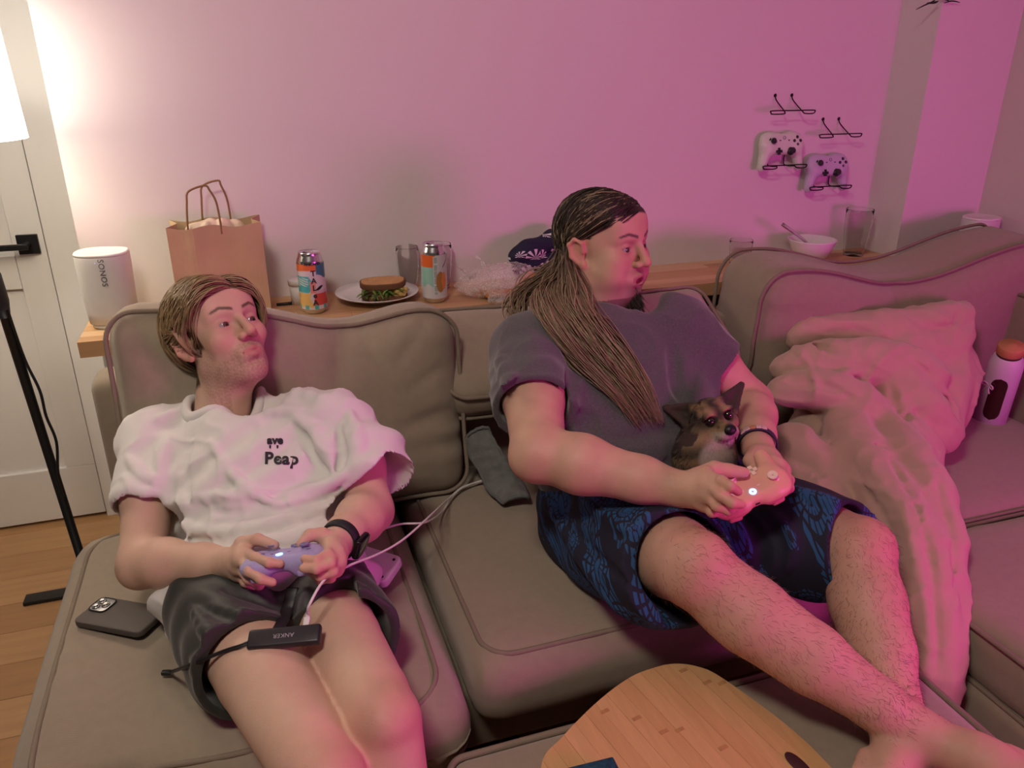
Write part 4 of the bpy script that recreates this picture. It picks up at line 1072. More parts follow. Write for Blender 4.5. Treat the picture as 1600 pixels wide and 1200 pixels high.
# ---- long hair and goatee
def hair2():
    r = np.random.default_rng(11); cen = np.array((0, -.014, .034)); rad = np.array((.0775, .1015, .0895)); P = []; C = []
    def surf(d, off):
        q = cen+unit(d)*rad; return cen+unit(d)*rad*(1+(off+.008*float(sstep(.02, .065, q[1])))/.09)
    guide = []
    def lift(pts):
        out = []
        for x, y, d in pts:
            h = TEE2.hit(x, y, .012); q = dep(x, y, d)
            if h is not None and proj(h)[2] < d: q = h
            out.append(q)
        return np.array(out)
    G1 = lift([(902, 440, 1.60), (912, 485, 1.56), (940, 530, 1.55), (975, 570, 1.55), (1010, 615, 1.52), (1036, 662, 1.5)])
    G2 = lift([(858, 425, 1.68), (848, 462, 1.66), (862, 505, 1.60), (905, 560, 1.56), (955, 610, 1.55), (1000, 668, 1.5)])
    G3 = lift([(842, 415, 1.74), (822, 445, 1.72), (800, 466, 1.70), (790, 480, 1.69), (785, 490, 1.69), (782, 500, 1.69)])
    n1, n2 = 9, 15; N = n1+n2-1
    while len(P) < 2300:
        u = unit(r.normal(size=3))
        if len(P) % 4 == 0: u = unit(np.array((r.uniform(-.3, .75), r.uniform(.45, .9), r.uniform(.35, .9))))
        p = cen+u*rad
        if p[2] < -.03 or (p[1] > .0 and p[2] < .070-.12*abs(p[0])): continue
        if abs(p[0]) > .066 and p[2] < .030 and p[1] > -.036: continue
        left = p[0] < -.022
        if left: tgt = np.array((-.075, -.045, -.055+.02*r.normal()))
        else: tgt = np.array((.074+.006*r.normal(), -.034-.075*r.random(), -.050+.02*r.normal()))
        a = u; b = unit((tgt-cen)/rad); om = math.acos(np.clip(a @ b, -1, 1)); pa = []
        lf = r.uniform(.004, .013)
        for i in range(n1):
            t = i/(n1-1); d = (math.sin((1-t)*om)*a+math.sin(t*om)*b)/max(math.sin(om), 1e-4)
            d = d+np.array((.10 if not left else -.10, -.02, .16+.30*float(sstep(.0, .06, p[1]))))*math.sin(math.pi*t)*min(1, om*.45)
            pt = surf(d, .002+lf*math.sin(math.pi*min(1, t*.8+.1)))
            if abs(pt[0]) > .045 and pt[2] < .034 and pt[1] > -.042: pt = np.array((pt[0], -.042-.2*(pt[1]+.042)*.1, pt[2]))
            pa.append(H2.w(pt))
        if left:
            q = pa[-1]; e = q+np.array([.03*r.normal()*.5, -.02, -.16-.08*r.random()]); tail = [q+(e-q)*t+np.array([0, -.0, 0]) for t in np.linspace(0, 1, n2)]
        else:
            s = np.clip((p[1]+.09)/.16+.15*r.normal(), 0, 1)
            if r.random() < .10 and s < .6: g = G3*(.5+.5*r.random())+G2*.0 if False else G3+(G2-G3)*r.random()*.25
            else: g = G2+(G1-G2)*s
            ln = r.uniform(.62, 1.02) if r.random() < .8 else r.uniform(.35, .7)
            cg = catmull(g, 6); m = max(4, int(len(cg)*ln)); cg = cg[:m]; ii = np.linspace(0, len(cg)-1, n2); cg = np.stack([np.interp(ii, np.arange(len(cg)), cg[:, k]) for k in range(3)], 1)
            t = np.linspace(0, 1, n2)[:, None]; wob = r.normal(size=3)*.012; cg = cg+wob*np.sin(t*3.0)+np.array([1, .4, .6])*(.0045*np.sin(t*r.uniform(4, 9)+r.uniform(0, 6)))*r.normal()
            w = np.clip(t*3.2, 0, 1); tail = (1-w)*(pa[-1]+(cg-cg[0])*.9)+w*cg
        path = np.vstack([pa, tail[1:]]); P.append(path)
        f = r.random(); streak = r.random() < .22
        root = np.array((.030, .021, .014))*r.uniform(.7, 1.5); tip = np.array((.30, .21, .13))*r.uniform(.6, 1.2)
        if streak: root = np.array((.30, .23, .14))*r.uniform(.6, 1.1)
        tt = sstep(.18, .75, np.linspace(0, 1, N))[:, None]; C.append(root*(1-tt)+tip*tt)
    P = np.array(P); P[:, 1:-1] = .25*P[:, :-2]+.5*P[:, 1:-1]+.25*P[:, 2:]
    rr = .00135*np.concatenate([np.linspace(.9, 1.1, N-6), [1.0, .9, .8, .6, .4, .15]])
    o = strands('hair', P, rr, np.array(C), man2); tag(o, 'long dark brown hair with blond streaks over one shoulder')
    # goatee
    P = []; C = []
    for i in range(750):
        a = r.uniform(-1, 1); q = np.array((a*.030, .087-.045*a*a-abs(r.normal())*.016, -.096+.010*a*a+r.normal()*.008)); L = r.uniform(.02, .06)*(1-.5*abs(a))
        d = unit(np.array((r.normal()*.15, .30+r.normal()*.12, -1))); P.append([H2.w(q+d*L*t+np.array((0, .010*t*t, 0))) for t in np.linspace(0, 1, 6)]); C.append(np.array((.025, .015, .010))*r.uniform(.6, 2))
    tag(strands('goatee', np.array(P), .0008*np.array([1, 1, .9, .7, .5, .2]), np.array(C), man2), 'dark goatee')
hair2()
# ================================================================== game controllers (shared meshes)
M_ctrl = {k: pmat('controller_'+k, c, .38, .02, 20, sss=0) for k, c in dict(lilac=(.40, .34, .62), peach=(.70, .37, .27), mint=(.62, .72, .58), mauve=(.52, .47, .60)).items()}
M_btn = {'dark': pmat('dark_button', (.02, .02, .024), .4, .1, 20), 'light': pmat('pale_button', (.80, .62, .50), .4, .03, 20), 'lil': pmat('lilac_button', (.20, .17, .33), .4, .03, 20)}
M_logo = pmat('blue_light', (.1, .3, .9), .3, emit=(.10, .38, 1.0), es=9)
M_port = pmat('port', (.01, .01, .012), .5)
def ctrl_shell():
    S = Sculpt((-.10, -.085, -.045), (.10, .07, .035), .0019)
    S.rbx((0, .014, 0), (.052, .032, .0155), .013, None, .0); 
    for q in (1, -1):
        S.ell((q*.046, .020, -.001), (.032, .030, .0165), None, .012); S.cone((q*.054, .004, -.004), (q*.067, -.052, -.013), .0195, .0135, .016)
        S.cone((q*.022, .040, -.004), (q*.058, .034, -.006), .010, .010, .01); S.cone((q*.03, .036, -.016), (q*.05, .033, -.018), .011, .010, .008)
    return S.mesh()
CS_V, CS_Q = ctrl_shell()
def controller(label, M, col, btn, group, lit=True, sc=1.0):
    M = np.asarray(M) @ np.diag([sc, sc, sc, 1])
    root = empty('game_controller'); root.matrix_world = Matrix(np.asarray(M).tolist()); bpy.context.view_layer.update()
    tag(root, label, 'controller', group)
    L = dict(local=True); mb = M_btn[btn]
    sh = obj('shell', CS_V, CS_Q, M_ctrl[col], root, **L)
    for x, y in ((-.045, .020), (.022, -.010)):
        b = obj('thumbstick', *xf(lathe([(.001, .012), (.013, .012), (.0115, .0165), (.006, .0175), (.0055, .022), (.009, .023), (.0092, .0262), (.007, .0262), (.001, .0245)], 24), TM((x, y, 0))), mb, root, **L)
    obj('direction_pad', *xf(joinm(bbox((-.0105, -.0038, .012), (.0105, .0038, .0192), .001), bbox((-.0038, -.0105, .012), (.0038, .0105, .0192), .001)), TM((-.022, -.010, 0))), mb, root, **L)
    for dx, dy in ((.011, 0), (-.011, 0), (0, .011), (0, -.011)):
        obj('face_button', *xf(lathe([(.001, .012), (.0048, .012), (.0048, .0185), (.004, .0197), (.001, .0202)], 16), TM((.045+dx, .020+dy, 0))), mb, root, **L)
    for q in (1, -1):
        obj('bumper', *xf(rbox((.042, .009, .010), .004, (3, 2, 2)), TM((q*.043, .0445, -.002), (0, 0, -q*.16))), M_ctrl[col], root, **L)
        obj('trigger', *xf(rbox((.026, .012, .014), .005, (3, 2, 2)), TM((q*.042, .043, -.019), (0, 0, -q*.10))), M_ctrl[col], root, **L)
    obj('home_button', *xf(lathe([(.003, .0156), (.0062, .0156), (.0062, .0166), (.003, .0166), (.003, .0156)], 24) if lit else lathe([(.004, .0150), (.005, .0150), (.005, .0163), (.004, .0163), (.004, .0150)], 20), TM((0, .030, 0))), M_logo if lit else mb, root, **L)
    for dx in (-.016, .016): obj('menu_button', *xf(rbox((.006, .003, .002), .001, (2, 2, 2)), TM((dx, .022, .0160))), mb, root, **L)
    obj('usb_port', *xf(rbox((.009, .002, .0035), .001, (2, 2, 2)), TM((0, .0462, 0))), M_port, root, **L)
    return root
def cframe(c, xdir, ydir):
    x = unit(xdir); y = np.asarray(ydir, float); y = unit(y-x*(x @ y)); return frame(c, x, y, np.cross(x, y))
# in hands
c1 = dep(446, 871, 1.25); toC = unit(CP-c1); vv = np.array([0, 0, 1.]); vv = unit(vv-toC*(vv @ toC))
y1 = unit(toC*.88-UP*.55*.9); x1 = unit(-RT-UP*.16)
controller('lilac game controller with glowing blue ring held in the lap of the white tee', cframe(c1, x1, unit(toC*.965-vv*.26)), 'lilac', 'lil', 'game controllers in the room', sc=.87)
c2 = dep(1162, 758, 1.318)
controller('peach game controller with glowing ring held in front of the dog', cframe(c2, unit(-RT*.92-UP*.36+FW*-.1), unit(-FW*.70-UP*.62+RT*.18)), 'peach', 'light', 'game controllers in the room', sc=.94)
# on the wall
M_wire = pmat('black_wire', (.02, .006, .012), .4, .1, 20, metal=.6)
def rack(px, py, label, hold=False):
    c = ony(px, py, WALLY); root = thing('controller_rack', label, 'wall rack', (c[0], WALLY, c[2]), 'wire racks on the wall')
    o, d = .056, .044
    P = [(-.030, 0, .0), (-.030, -.004, .004), (-.030, -.008, -.012), (-.030, -o, -d), (-.036, -o-.002, -d-.006), (-.074, -o-.002, -d-.006), (-.079, -o-.002, -d-.002), (-.074, -o, -d+.003), (.0, -o, -d+.003), (.072, -o, -d+.003), (.078, -o-.002, -d), (.072, -o-.002, -d-.006), (.045, -o-.002, -d-.006), (.034, -o, -d), (.030, -.008, -.012), (.030, -.004, .004), (.030, 0, 0)]
    if hold:
        dn = lambda x: [(x, 0, 0), (x, -.004, .004), (x, -.006, -.010), (x, -.006, -d+.008), (x, -.012, -d-.001), (x, -o*.6, -d-.002)]
        P = dn(-.030)+P[3:14]+dn(.030)[::-1]
    P = np.array(P)+c
    obj('wire', *tube(catmull(P, 4), .0019, 6), M_wire, root)
    for q in (-1, 1): obj('screw', *xf(lathe([(.001, 0), (.005, 0), (.0045, .003), (.001, .004)], 12), TM((c[0]+q*.030, WALLY, c[2]), (math.pi/2, 0, 0))), M_wire, root)
    return c
RK = [rack(1224, 149, 'empty wire rack above the mint controller, topmost on the wall'), rack(1298, 186, 'empty wire rack below the topmost one and above the mauve controller'), rack(1212, 234, 'wire rack holding the pale mint controller', True), rack(1283, 267, 'wire rack holding the mauve controller', True)]
for c, col, lab in ((RK[2], 'mint', 'pale mint game controller hung on a wire wall rack'), (RK[3], 'mauve', 'mauve grey game controller hung on the lowest wire wall rack')):
    controller(lab, cframe(c+np.array([-.002, -.032, .006]), (1, 0, 0), (0, .28, 1)), col, 'dark', 'game controllers in the room', lit=False)

# ================================================================== the dog
def dog():
    root = thing('dog', 'small black and tan dog with upright ears in the lap', 'dog', tuple(dep(1100, 715, 1.5)))
    c = dep(1110, 652, 1.50); y = unit(-FW*.95+RT*.24-UP*.10); x = unit(-RT*.94-UP*.30); x = unit(x-y*(x @ y)); z = np.cross(x, y); R = np.stack([x, y, z], 1); s = 1.0
    w = lambda p: c+R @ np.array(p, float)
    S = Sculpt(c-np.array([.16, .16, .17]), c+np.array([.16, .16, .11]), .0025)
    S.ell(c, (.041, .040, .037), R, .01)
    for q in (1, -1): S.ell(w((q*.022, .018, -.016)), (.022, .022, .020), R, .012); S.ell(w((q*.020, .034, .014)), (.014, .010, .007), R, .008)
    S.cone(w((0, .026, -.015)), w((0, .050, -.020)), .023, .0175, .012); S.cone(w((0, .022, -.032)), w((0, .046, -.037)), .018, .0125, .006)
    for q in (1, -1): S.ell(w((q*.0095, .054, -.024)), (.0125, .012, .0115), R, .006)
    S.cone(w((-.020, .056, -.0350)), w((.020, .056, -.0350)), .0017, .0017, .003, 'sub')
    for q in (1, -1): S.ell(w((q*.0195, .041, .003)), (.0115, .010, .0105), R, .006, 'sub')
    # ears: pinnae as tapering curved sheets
    def ear(base, tip, width, face):
        base, tip = np.asarray(base), np.asarray(tip); a = unit(tip-base); sd = unit(np.cross(a, face)); n = np.cross(sd, a)
        for t in np.linspace(-1, 1, 7): S.cone(base+sd*t*width-n*.004*(1-t*t), tip+sd*t*width*.12, .0045, .0028, .004)
        S.cone(base+n*.006, base+(tip-base)*.6+n*.004, width*.45, .003, .004, 'sub')
    ear(dep(1076, 648, 1.50), dep(1039, 637, 1.515), .021, unit(CP-c)); ear(dep(1136, 634, 1.50), dep(1159, 600, 1.525), .021, unit(CP-c+RT*.3))
    S.cone(w((0, -.012, -.02)), dep(1098, 706, 1.50), .037, .046, .02); S.ell(dep(1100, 715, 1.53), (.055, .07, .05), None, .03)
    # body lying back along the arm
    S.cone(dep(1096, 712, 1.52), dep(1090, 705, 1.585), .052, .05, .03)
    V, Q = S.mesh(); V = smoothv(V, Q, 1, .3)
    q = (V-c) @ R; n = len(V); tan = np.array((.20, .125, .06)); blk = np.array((.012, .010, .009)); wht = np.array((.42, .36, .31)); br = vnoise(V, 130, 2)*.5+.5; br2 = vnoise(V*np.array([1, 1, 2.]), 260, 5)*.5+.5
    col = tan*(.75+.5*br2[:, None])
    k = sstep(.45, .7, br)*(q[:, 2] > -.01)*.75; col = col*(1-k[:, None])+blk*k[:, None]
    side = sstep(.026, .036, np.abs(q[:, 0]))*sstep(-.06, -.045, q[:, 2])*.85; col = col*(1-side[:, None])+blk*side[:, None]
    fore = gs(q[:, 0], 0, .007)*sstep(.0, .02, q[:, 2])*.7; col = col*(1-fore[:, None])+blk*fore[:, None]
    cheek = (q[:, 1] > .012)*gs(q[:, 2], -.020, .010)*sstep(.012, .02, np.abs(q[:, 0])); col = col*(1-cheek[:, None]*.8)+np.array((.34, .23, .12))*cheek[:, None]*.8
    mz = sstep(.040, .048, q[:, 1])*sstep(-.012, -.018, q[:, 2]); chin = (q[:, 1] > .0)*sstep(-.028, -.034, q[:, 2])*sstep(-.075, -.06, q[:, 2])*gs(q[:, 0], 0, .018)
    m = np.maximum(mz*.75, chin)[:, None]; col = col*(1-m)+wht*m
    for e in (1, -1):
        g = np.exp(-((q-np.array((e*.0195, .036, .002)))**2).sum(1)/(2*.0085**2))[:, None]; col = col*(1-g)+blk*g
    br_ = gs(np.abs(q[:, 0]), .016, .006)*gs(q[:, 2], .020, .005)*(q[:, 1] > .01); col = col*(1-br_[:, None]*.8)+np.array((.42, .24, .14))*br_[:, None]*.8
    r_ = np.linalg.norm(q, axis=1); er = sstep(.050, .058, r_)*(q[:, 2] > -.03)*(q[:, 1] < .03); col = col*(1-er[:, None])+np.array((.05, .028, .024))*er[:, None]
    st = sstep(.055, .09, -q[:, 2])*sstep(.3, .6, vnoise(V*np.array([1, 1, 1.6]), 60, 8)*.5+.5)*.6; col = col*(1-st[:, None])+blk*st[:, None]
    M_fur = pmat('dog_fur', (1, 1, 1), .8, .35, 320, .5, 900, vcol=True, sheen=.1, stretch=(1, 1, .35))
    b = obj('body', V, Q, M_fur, root, col=np.clip(col, 0, 1))
    M_de = pmat('dog_eye', (.012, .007, .005), .06, .05, 20, coat=1)
    for e in (1, -1): obj('eye', *xf(sphere((0, 0, 0), .0102, 18, 14), frame(w((e*.0195, .0335, .003)), x, y, z)), M_de, root)
    obj('nose', *xf(sphere((0, 0, 0), (.0120, .0085, .0098), 18, 14), frame(w((0, .0675, -.0150)), x, y, z)), pmat('dog_nose', (.008, .008, .009), .35, .2, 90, .3, 500), root)
    # short fur
    r = np.random.default_rng(4); ii = r.choice(n, 5200, replace=False); P = V[ii]; nr = unit_rows(P-c-0*P); d = nr*.35+np.array([.0, -.1, -.7])+(-R[:, 1])*.8; d = d-nr*0; d /= np.linalg.norm(d, axis=1, keepdims=True)
    L = .007*r.uniform(.5, 1.2, (len(P), 1)); path = np.stack([P+nr*.0003, P+d*L*.5+nr*.0011, P+d*L+nr*.0013], 1)
    ok = np.linalg.norm((P-w((0, .06, -.016))), axis=1) > .013
    fo = strands('fur', path[ok], np.array([.0005, .0004, .0001]), np.clip(col[ii][ok]*r.uniform(.7, 1.4, (ok.sum(), 1)), 0, 1), root); tag(fo, kind='stuff')
def unit_rows(A): return A/np.maximum(np.linalg.norm(A, axis=1, keepdims=True), 1e-9)
dog()

# ================================================================== wrist wear
def strap(name, parent, c, ax, r, m, w=.020, th=.0022, label=None):
    x, y, z = basis(ax, (0, 0, 1)); P = [c+x*r*math.cos(a)+y*r*math.sin(a) for a in np.linspace(0, 2*math.pi, 36, endpoint=False)]
    o = obj(name, *tube(np.array(P), w/2, 10, closed=True, flat=(z, 1.0)), m, parent)
    return o
def band(c, ax, r, w, th):
    x, y, z = basis(ax, (0, 0, 1)); V = []; Fc = []; n = 40
    pr = [(0, -w/2), (th, -w/2+th*.3), (th*1.2, 0), (th, w/2-th*.3), (0, w/2), (-th*.6, 0)]
    for i in range(n):
        a = 2*math.pi*i/n; e = x*math.cos(a)+y*math.sin(a)
        for dr, dz in pr: V.append(c+e*(r+dr)+z*dz)
    k = len(pr)
    for i in range(n):
        for j in range(k): Fc.append((i*k+j, ((i+1) % n)*k+j, ((i+1) % n)*k+(j+1) % k, i*k+(j+1) % k))
    return np.array(V), Fc
M_rub = pmat('black_rubber', (.012, .013, .016), .6, .1, 40)
ax1 = unit(LE1-LW1); wc = LW1+ax1*.022
wt = thing('wristwatch', 'black smartwatch on a rubber strap worn above the lilac controller', 'watch', tuple(wc))
obj('strap', *band(wc, ax1, .0300, .034, .0035), M_rub, wt)
out = unit(RT*.55-FW*.6-UP*.35); out = unit(out-ax1*(ax1 @ out)); xx = unit(np.cross(ax1, out))
obj('case', *xf(rbox((.036, .042, .0115), .005, (3, 3, 2)), frame(wc+out*.036, xx, ax1, out)), pmat('watch_case', (.03, .03, .033), .25, .05, 20, metal=.8), wt)
obj('screen', *xf(rbox((.031, .037, .002), .001, (2, 2, 2)), frame(wc+out*.0418, xx, ax1, out)), pmat('watch_glass', (.004, .004, .006), .05, .02, 20, coat=1), wt)
ax2 = unit(LE2-LW2); bc = LW2+ax2*.012
bt = thing('wristband', 'dark wristband with pale segments worn beside the dog', 'wristband', tuple(bc))
obj('strap', *band(bc, ax2, .0355, .016, .0028), pmat('purple_black_strap', (.03, .025, .06), .5, .1, 30), bt)
x, y, z = basis(ax2, (0, 0, 1))
vd = unit(CP-bc); a0 = math.atan2(vd @ y, vd @ x)
for i, cc in enumerate(((.65, .45, .42), (.66, .48, .45), (.55, .25, .10), (.68, .50, .47), (.66, .47, .44))):
    a = a0+(i-2.2)*.27; e = x*math.cos(a)+y*math.sin(a); t = -x*math.sin(a)+y*math.cos(a)
    obj('segment', *xf(rbox((.0105, .0125, .0035), .0015, (2, 2, 2)), frame(bc+e*.0395, t, z, e)), pmat('band_segment_%d' % i, cc, .4, .05, 30), bt)
# ================================================================== things on the shelf
M_white = pmat('white_plastic', (.74, .73, .71), .45, .03, 30, .1, 700)
M_ceram = pmat('white_ceramic', (.78, .77, .76), .18, .02, 10, coat=.4)
M_alu = pmat('aluminium', (.80, .80, .82), .22, .05, 30, metal=1.0)
def superell(a, b, p=2.6, n=44): return [(a*np.sign(math.cos(t))*abs(math.cos(t))**(2/p), b*np.sign(math.sin(t))*abs(math.sin(t))**(2/p)) for t in np.linspace(0, 2*math.pi, n, endpoint=False)]
def loft(sections):
    V = []; Fc = []; n = len(sections[0][0])
    for poly, z in sections: V += [(x, y, z) for x, y in poly]
    for k in range(len(sections)-1):
        for i in range(n): Fc.append((k*n+i, k*n+(i+1) % n, (k+1)*n+(i+1) % n, (k+1)*n+i))
    Fc.append(tuple(range(n))[::-1]); Fc.append(tuple(range((len(sections)-1)*n, len(sections)*n)))
    return np.array(V), Fc
def speaker(loc, rz, hgt, a, b, label, text=True):
    root = thing('wireless_speaker', label, 'speaker', loc, 'white oval speakers', (0, 0, rz)); L = dict(local=True)
    se = lambda s, z: ([(x*s, y*s) for x, y in superell(a, b)], z)
    obj('grille', *loft([se(.80, .012), se(.90, .013), se(.94, .04), se(1.0, hgt*.85), se(1.0, hgt-.006), se(.985, hgt-.002)]), pmat('speaker_grille', (.70, .69, .67), .6, .04, 30, .5, 1400), root, **L)
    obj('top_plate', *loft([se(1.0, hgt-.004), se(.995, hgt), se(.96, hgt+.003), se(.90, hgt+.0015)]), M_white, root, **L)
    obj('foot', *loft([se(.74, 0), se(.80, .003), se(.82, .012)]), M_white, root, **L)
    if text:
        text_obj('logo', 'SONOS', .018, Matrix(frame((.012, -b*.985, hgt*.78), (0, 0, -1), (1, 0, 0), (0, -1, 0)).tolist()) @ Matrix.Rotation(0, 4, 'Z'), pmat('logo_grey', (.10, .10, .11), .5), None, .0006, 1.1).parent = root
        obj('status_light', *sphere((.0, -b*.975, hgt-.016), .0014, 8, 6), M_logo, root, **L)
    return root
sp = ony(160, 480, 2.015); speaker((sp[0]+.022, 2.01, SZ), math.radians(-12), .178, .0585, .048, 'white oval speaker on the shelf end by the door')
rs = ony(1538, 420, 1.885); speaker((2.205, 1.885, .79), math.radians(20), .185, .060, .050, 'white oval speaker in the corner behind the large propped cushion', False)

# ---- paper bag with twisted handles
M_kraft = pmat('kraft_paper', (.52, .37, .21), .75, .14, 14, .25, 90)
def paperbag():
    x0, x1 = ony(266, 400, 1.985)[0], ony(414, 400, 1.985)[0]; y0, y1 = 1.985, 2.095; z1 = 1.065
    root = thing('paper_bag', 'brown paper carrier bag with twisted handles on the shelf', 'bag', ((x0+x1)/2, (y0+y1)/2, SZ))
    nu, nw = 60, 26; V = []; per = []
    # perimeter with pinched gussets
    W = x1-x0; Dp = y1-y0; pts = []
    for t in np.linspace(0, 1, 22, endpoint=False): pts.append((x0+W*t, y0, 0))
    for t in np.linspace(0, 1, 11, endpoint=False): pts.append((x1, y0+Dp*t, 1-abs(2*t-1)))
    for t in np.linspace(0, 1, 22, endpoint=False): pts.append((x1-W*t, y1, 0))
    for t in np.linspace(0, 1, 11, endpoint=False): pts.append((x0, y1-Dp*t, 1-abs(2*t-1)))
    n = len(pts); cx = (x0+x1)/2
    for k in range(nw):
        v = k/(nw-1); z = SZ+.001+(z1-SZ)*v
        for i, (x, y, g) in enumerate(pts):
            s = 1 if x < cx else -1; xx = x+s*g*.022*(.25+.75*v); yy = y
            p = np.array([xx, yy, z]); d = .0035*vnoise(p[None], 28, 1)[0]*math.sin(math.pi*min(1, v*1.2+.05))
            yy += d*(1 if g == 0 else 0)-.004*gs(xx, x0+W*.27, .012)*sstep(.35, .7, v)*(y == y0)+.003*gs(xx, x0+W*.62, .02)*(y == y0); xx += d*(g > 0)
            V.append((xx, yy, z+(.004*math.sin(x*55) if k == nw-1 else 0)))
    Fc = [(k*n+i, k*n+(i+1) % n, (k+1)*n+(i+1) % n, (k+1)*n+i) for k in range(nw-1) for i in range(n)]+[tuple(range(n))[::-1]]
    b = obj('bag_body', V, Fc, M_kraft, root, smooth=False)
    so = b.modifiers.new('thickness', 'SOLIDIFY'); so.thickness = .0012
    M_tw = pmat('twisted_paper_cord', (.24, .14, .06), .8, .2, 60)
    for px0, px1, top, y in ((293, 344, 290, y0+.004), (317, 361, 282, y1-.004)):
        a = ony(px0, 352, y); c = ony(px1, 346, y); tp = ony((px0+px1)/2+1, top, y)
        P = [a-np.array([0, 0, .03]), a, a*.92+np.array([c[0], c[1], tp[2]])*.08+np.array([0, 0, (tp[2]-a[2])*.5]), np.array([a[0]*.82+c[0]*.18, y, tp[2]-.012]), tp, np.array([a[0]*.18+c[0]*.82, y, tp[2]-.012]), c*.96+np.array([a[0], a[1], tp[2]])*.04+np.array([0, 0, (tp[2]-c[2])*.5]), c, c-np.array([0, 0, .03])]
        obj('handle', *tube(catmull(P, 7), .0024, 8), M_tw, root)
    # crumpled tissue inside
    S = Sculpt((x0+.015, y0+.008, z1-.08), (x1-.015, y1-.008, z1+.03), .003)
    r = np.random.default_rng(2)
    for i in range(16): S.ell((r.uniform(x0+.06, x1-.05), r.uniform(y0+.035, y1-.03), z1-.03+r.uniform(-.01, .018)), r.uniform(.014, .03, 3), np.array(Matrix.Rotation(r.uniform(0, 3), 3, Vector(r.normal(size=3)))), .003)
    V, Q = S.mesh(); obj('tissue', V, Q, pmat('tissue_paper', (.72, .58, .44), .8, .1, 40, .3, 200), root, smooth=False)
paperbag()

# ---- cans
def can(px, py, ang, paint, texts, label):
    c = onz(px, py, SZ); root = thing('drink_can', label, 'can', (c[0], c[1], SZ), 'tall drink cans on the shelf', (0, 0, 0)); L = dict(local=True)
    R = .0331; H = .155
    obj('can_body', *lathe([(.001, .004), (.018, .003), (.022, .0), (.0255, .003), (.0305, .012), (R-.0002, .017), (R-.0002, H-.024), (.0315, H-.018), (.0275, H-.008), (.0265, H-.004), (.0273, H), (.0258, H+.0006), (.0250, H-.004), (.001, H-.004)], 56), M_alu, root, **L)
    # printed sleeve: cylinder grid with colours of the print
    nu, nv = 120, 90; a = np.linspace(0, 2*math.pi, nu, endpoint=False); z = np.linspace(.015, H-.026, nv)
    A, Z = np.meshgrid(a, z); V = np.stack([(R+.0003)*np.sin(A), -(R+.0003)*np.cos(A), Z], -1).reshape(-1, 3); col = paint(((A-ang+math.pi) % (2*math.pi)-math.pi).ravel()*R, (Z.ravel()-.015)/(H-.041))
    q = [(k*nu+i, k*nu+(i+1) % nu, (k+1)*nu+(i+1) % nu, (k+1)*nu+i) for k in range(nv-1) for i in range(nu)]
    obj('label_print', V, np.array(q), M_canprint, root, col=col, **L)
    obj('pull_tab', *joinm(xf(rbox((.013, .022, .0012), .0005, (3, 3, 2)), TM((0, -.003, H-.0015), (0, 0, .5))), xf(lathe([(.001, 0), (.003, 0), (.003, .002), (.001, .002)], 12), TM((0, 0, H-.003)))), M_alu, root, **L)
    obj('opening', *xf(lathe([(.0005, 0), (.009, 0), (.009, .0006), (.0005, .0006)], 20), TM((-.006, .011, H-.0038))), M_black, root, **L)
    for s, size, x0, zz, rot in texts:
        o = text_obj('can_lettering', s, size, np.array(Matrix.Rotation(rot, 4, 'Z')), M_print, None, .0002, 1.0, .0006); me = o.data
        for v in me.vertices:
            x, y, dz = v.co; t = (x+x0)/R+ang; rr = R+.0007+dz; v.co = (rr*math.sin(t), -rr*math.cos(t), zz+y)
        o.parent = root
    return root
M_canprint = pmat('can_print', (1, 1, 1), .32, .03, 20, vcol=True, coat=.3)
def paintA(u, v):
    c = np.tile(np.array((.70, .60, .66)), (len(u), 1))
    def put(m, col): c[m] = col
    put(v > .86-.6*(u+.01)**2*40, (.75, .16, .05)); put((v > .72+.5*np.sin(u*120)*.1) & (u > .012), (.05, .17, .25))
    put((v < .74) & (v > .38) & (u < -.004+.006*np.sin(v*14)), (.07, .45, .50)); put((v > .52) & (v < .70) & (u < -.010) & (np.sin(v*120+u*300) > .3), (.75, .72, .68))
    put((v < .36) & (v > .05) & (u < -.004+.004*np.sin(v*18)), (.78, .50, .16)); put((v < .35) & (v > .08) & (u > .004-.02*(.35-v)), (.72, .08, .07)); put((v > .42) & (v < .52) & (np.hypot((u-.017)/.010, (v-.47-(u-.017)*4)/.035) < 1), (.01, .01, .012))
    put((v > .36) & (v < .42) & (u > .0), (.70, .45, .55)); put((v < .10) & (np.sin(u*260) > .2), (.10, .45, .42)); put((v < .62) & (v > .36) & (np.abs(u) < .007), (.78, .28, .25)); return c
def paintB(u, v):
    c = np.tile(np.array((.60, .58, .60)), (len(u), 1))
    def put(m, col): c[m] = col
    put((u < -.004) & (v > .72), (.75, .14, .03)); put((u < -.002) & (v < .72) & (v > .30+.04*np.sin(u*200)), (.30, .55, .48)); put((np.abs(u+.003) < .006) & (v > .08) & (v < .97), (.66, .68, .68)); put((np.abs(u+.003) < .0045) & (v > .10) & (v < .95) & (np.sin(v*260) > .2), (.12, .2, .2))
    put((np.hypot((u-.009)/.012, (v-.38)/.24) < 1), (.42, .19, .06)); put((np.hypot((u-.020)/.008, (v-.40)/.2) < 1) & (u > .012), (.75, .24, .06)); put((u > .010) & (v < .14), (.62, .60, .60)); put((u > .016) & (np.abs(v-.75-.5*(u-.02)*20) < .02), (.1, .08, .14)); return c
can(492, 487, -.05, paintA, [(ch, .019, .004, .106-.0185*i, 0) for i, ch in enumerate('TALeA')]+[('PINK AND', .0085, .004, .1215+.008, .0)], 'colourful beer can lettered vertically, next to the plate')
can(680, 470, .0, paintB, [], 'silver beer can with orange and brown shapes in front of a glass')
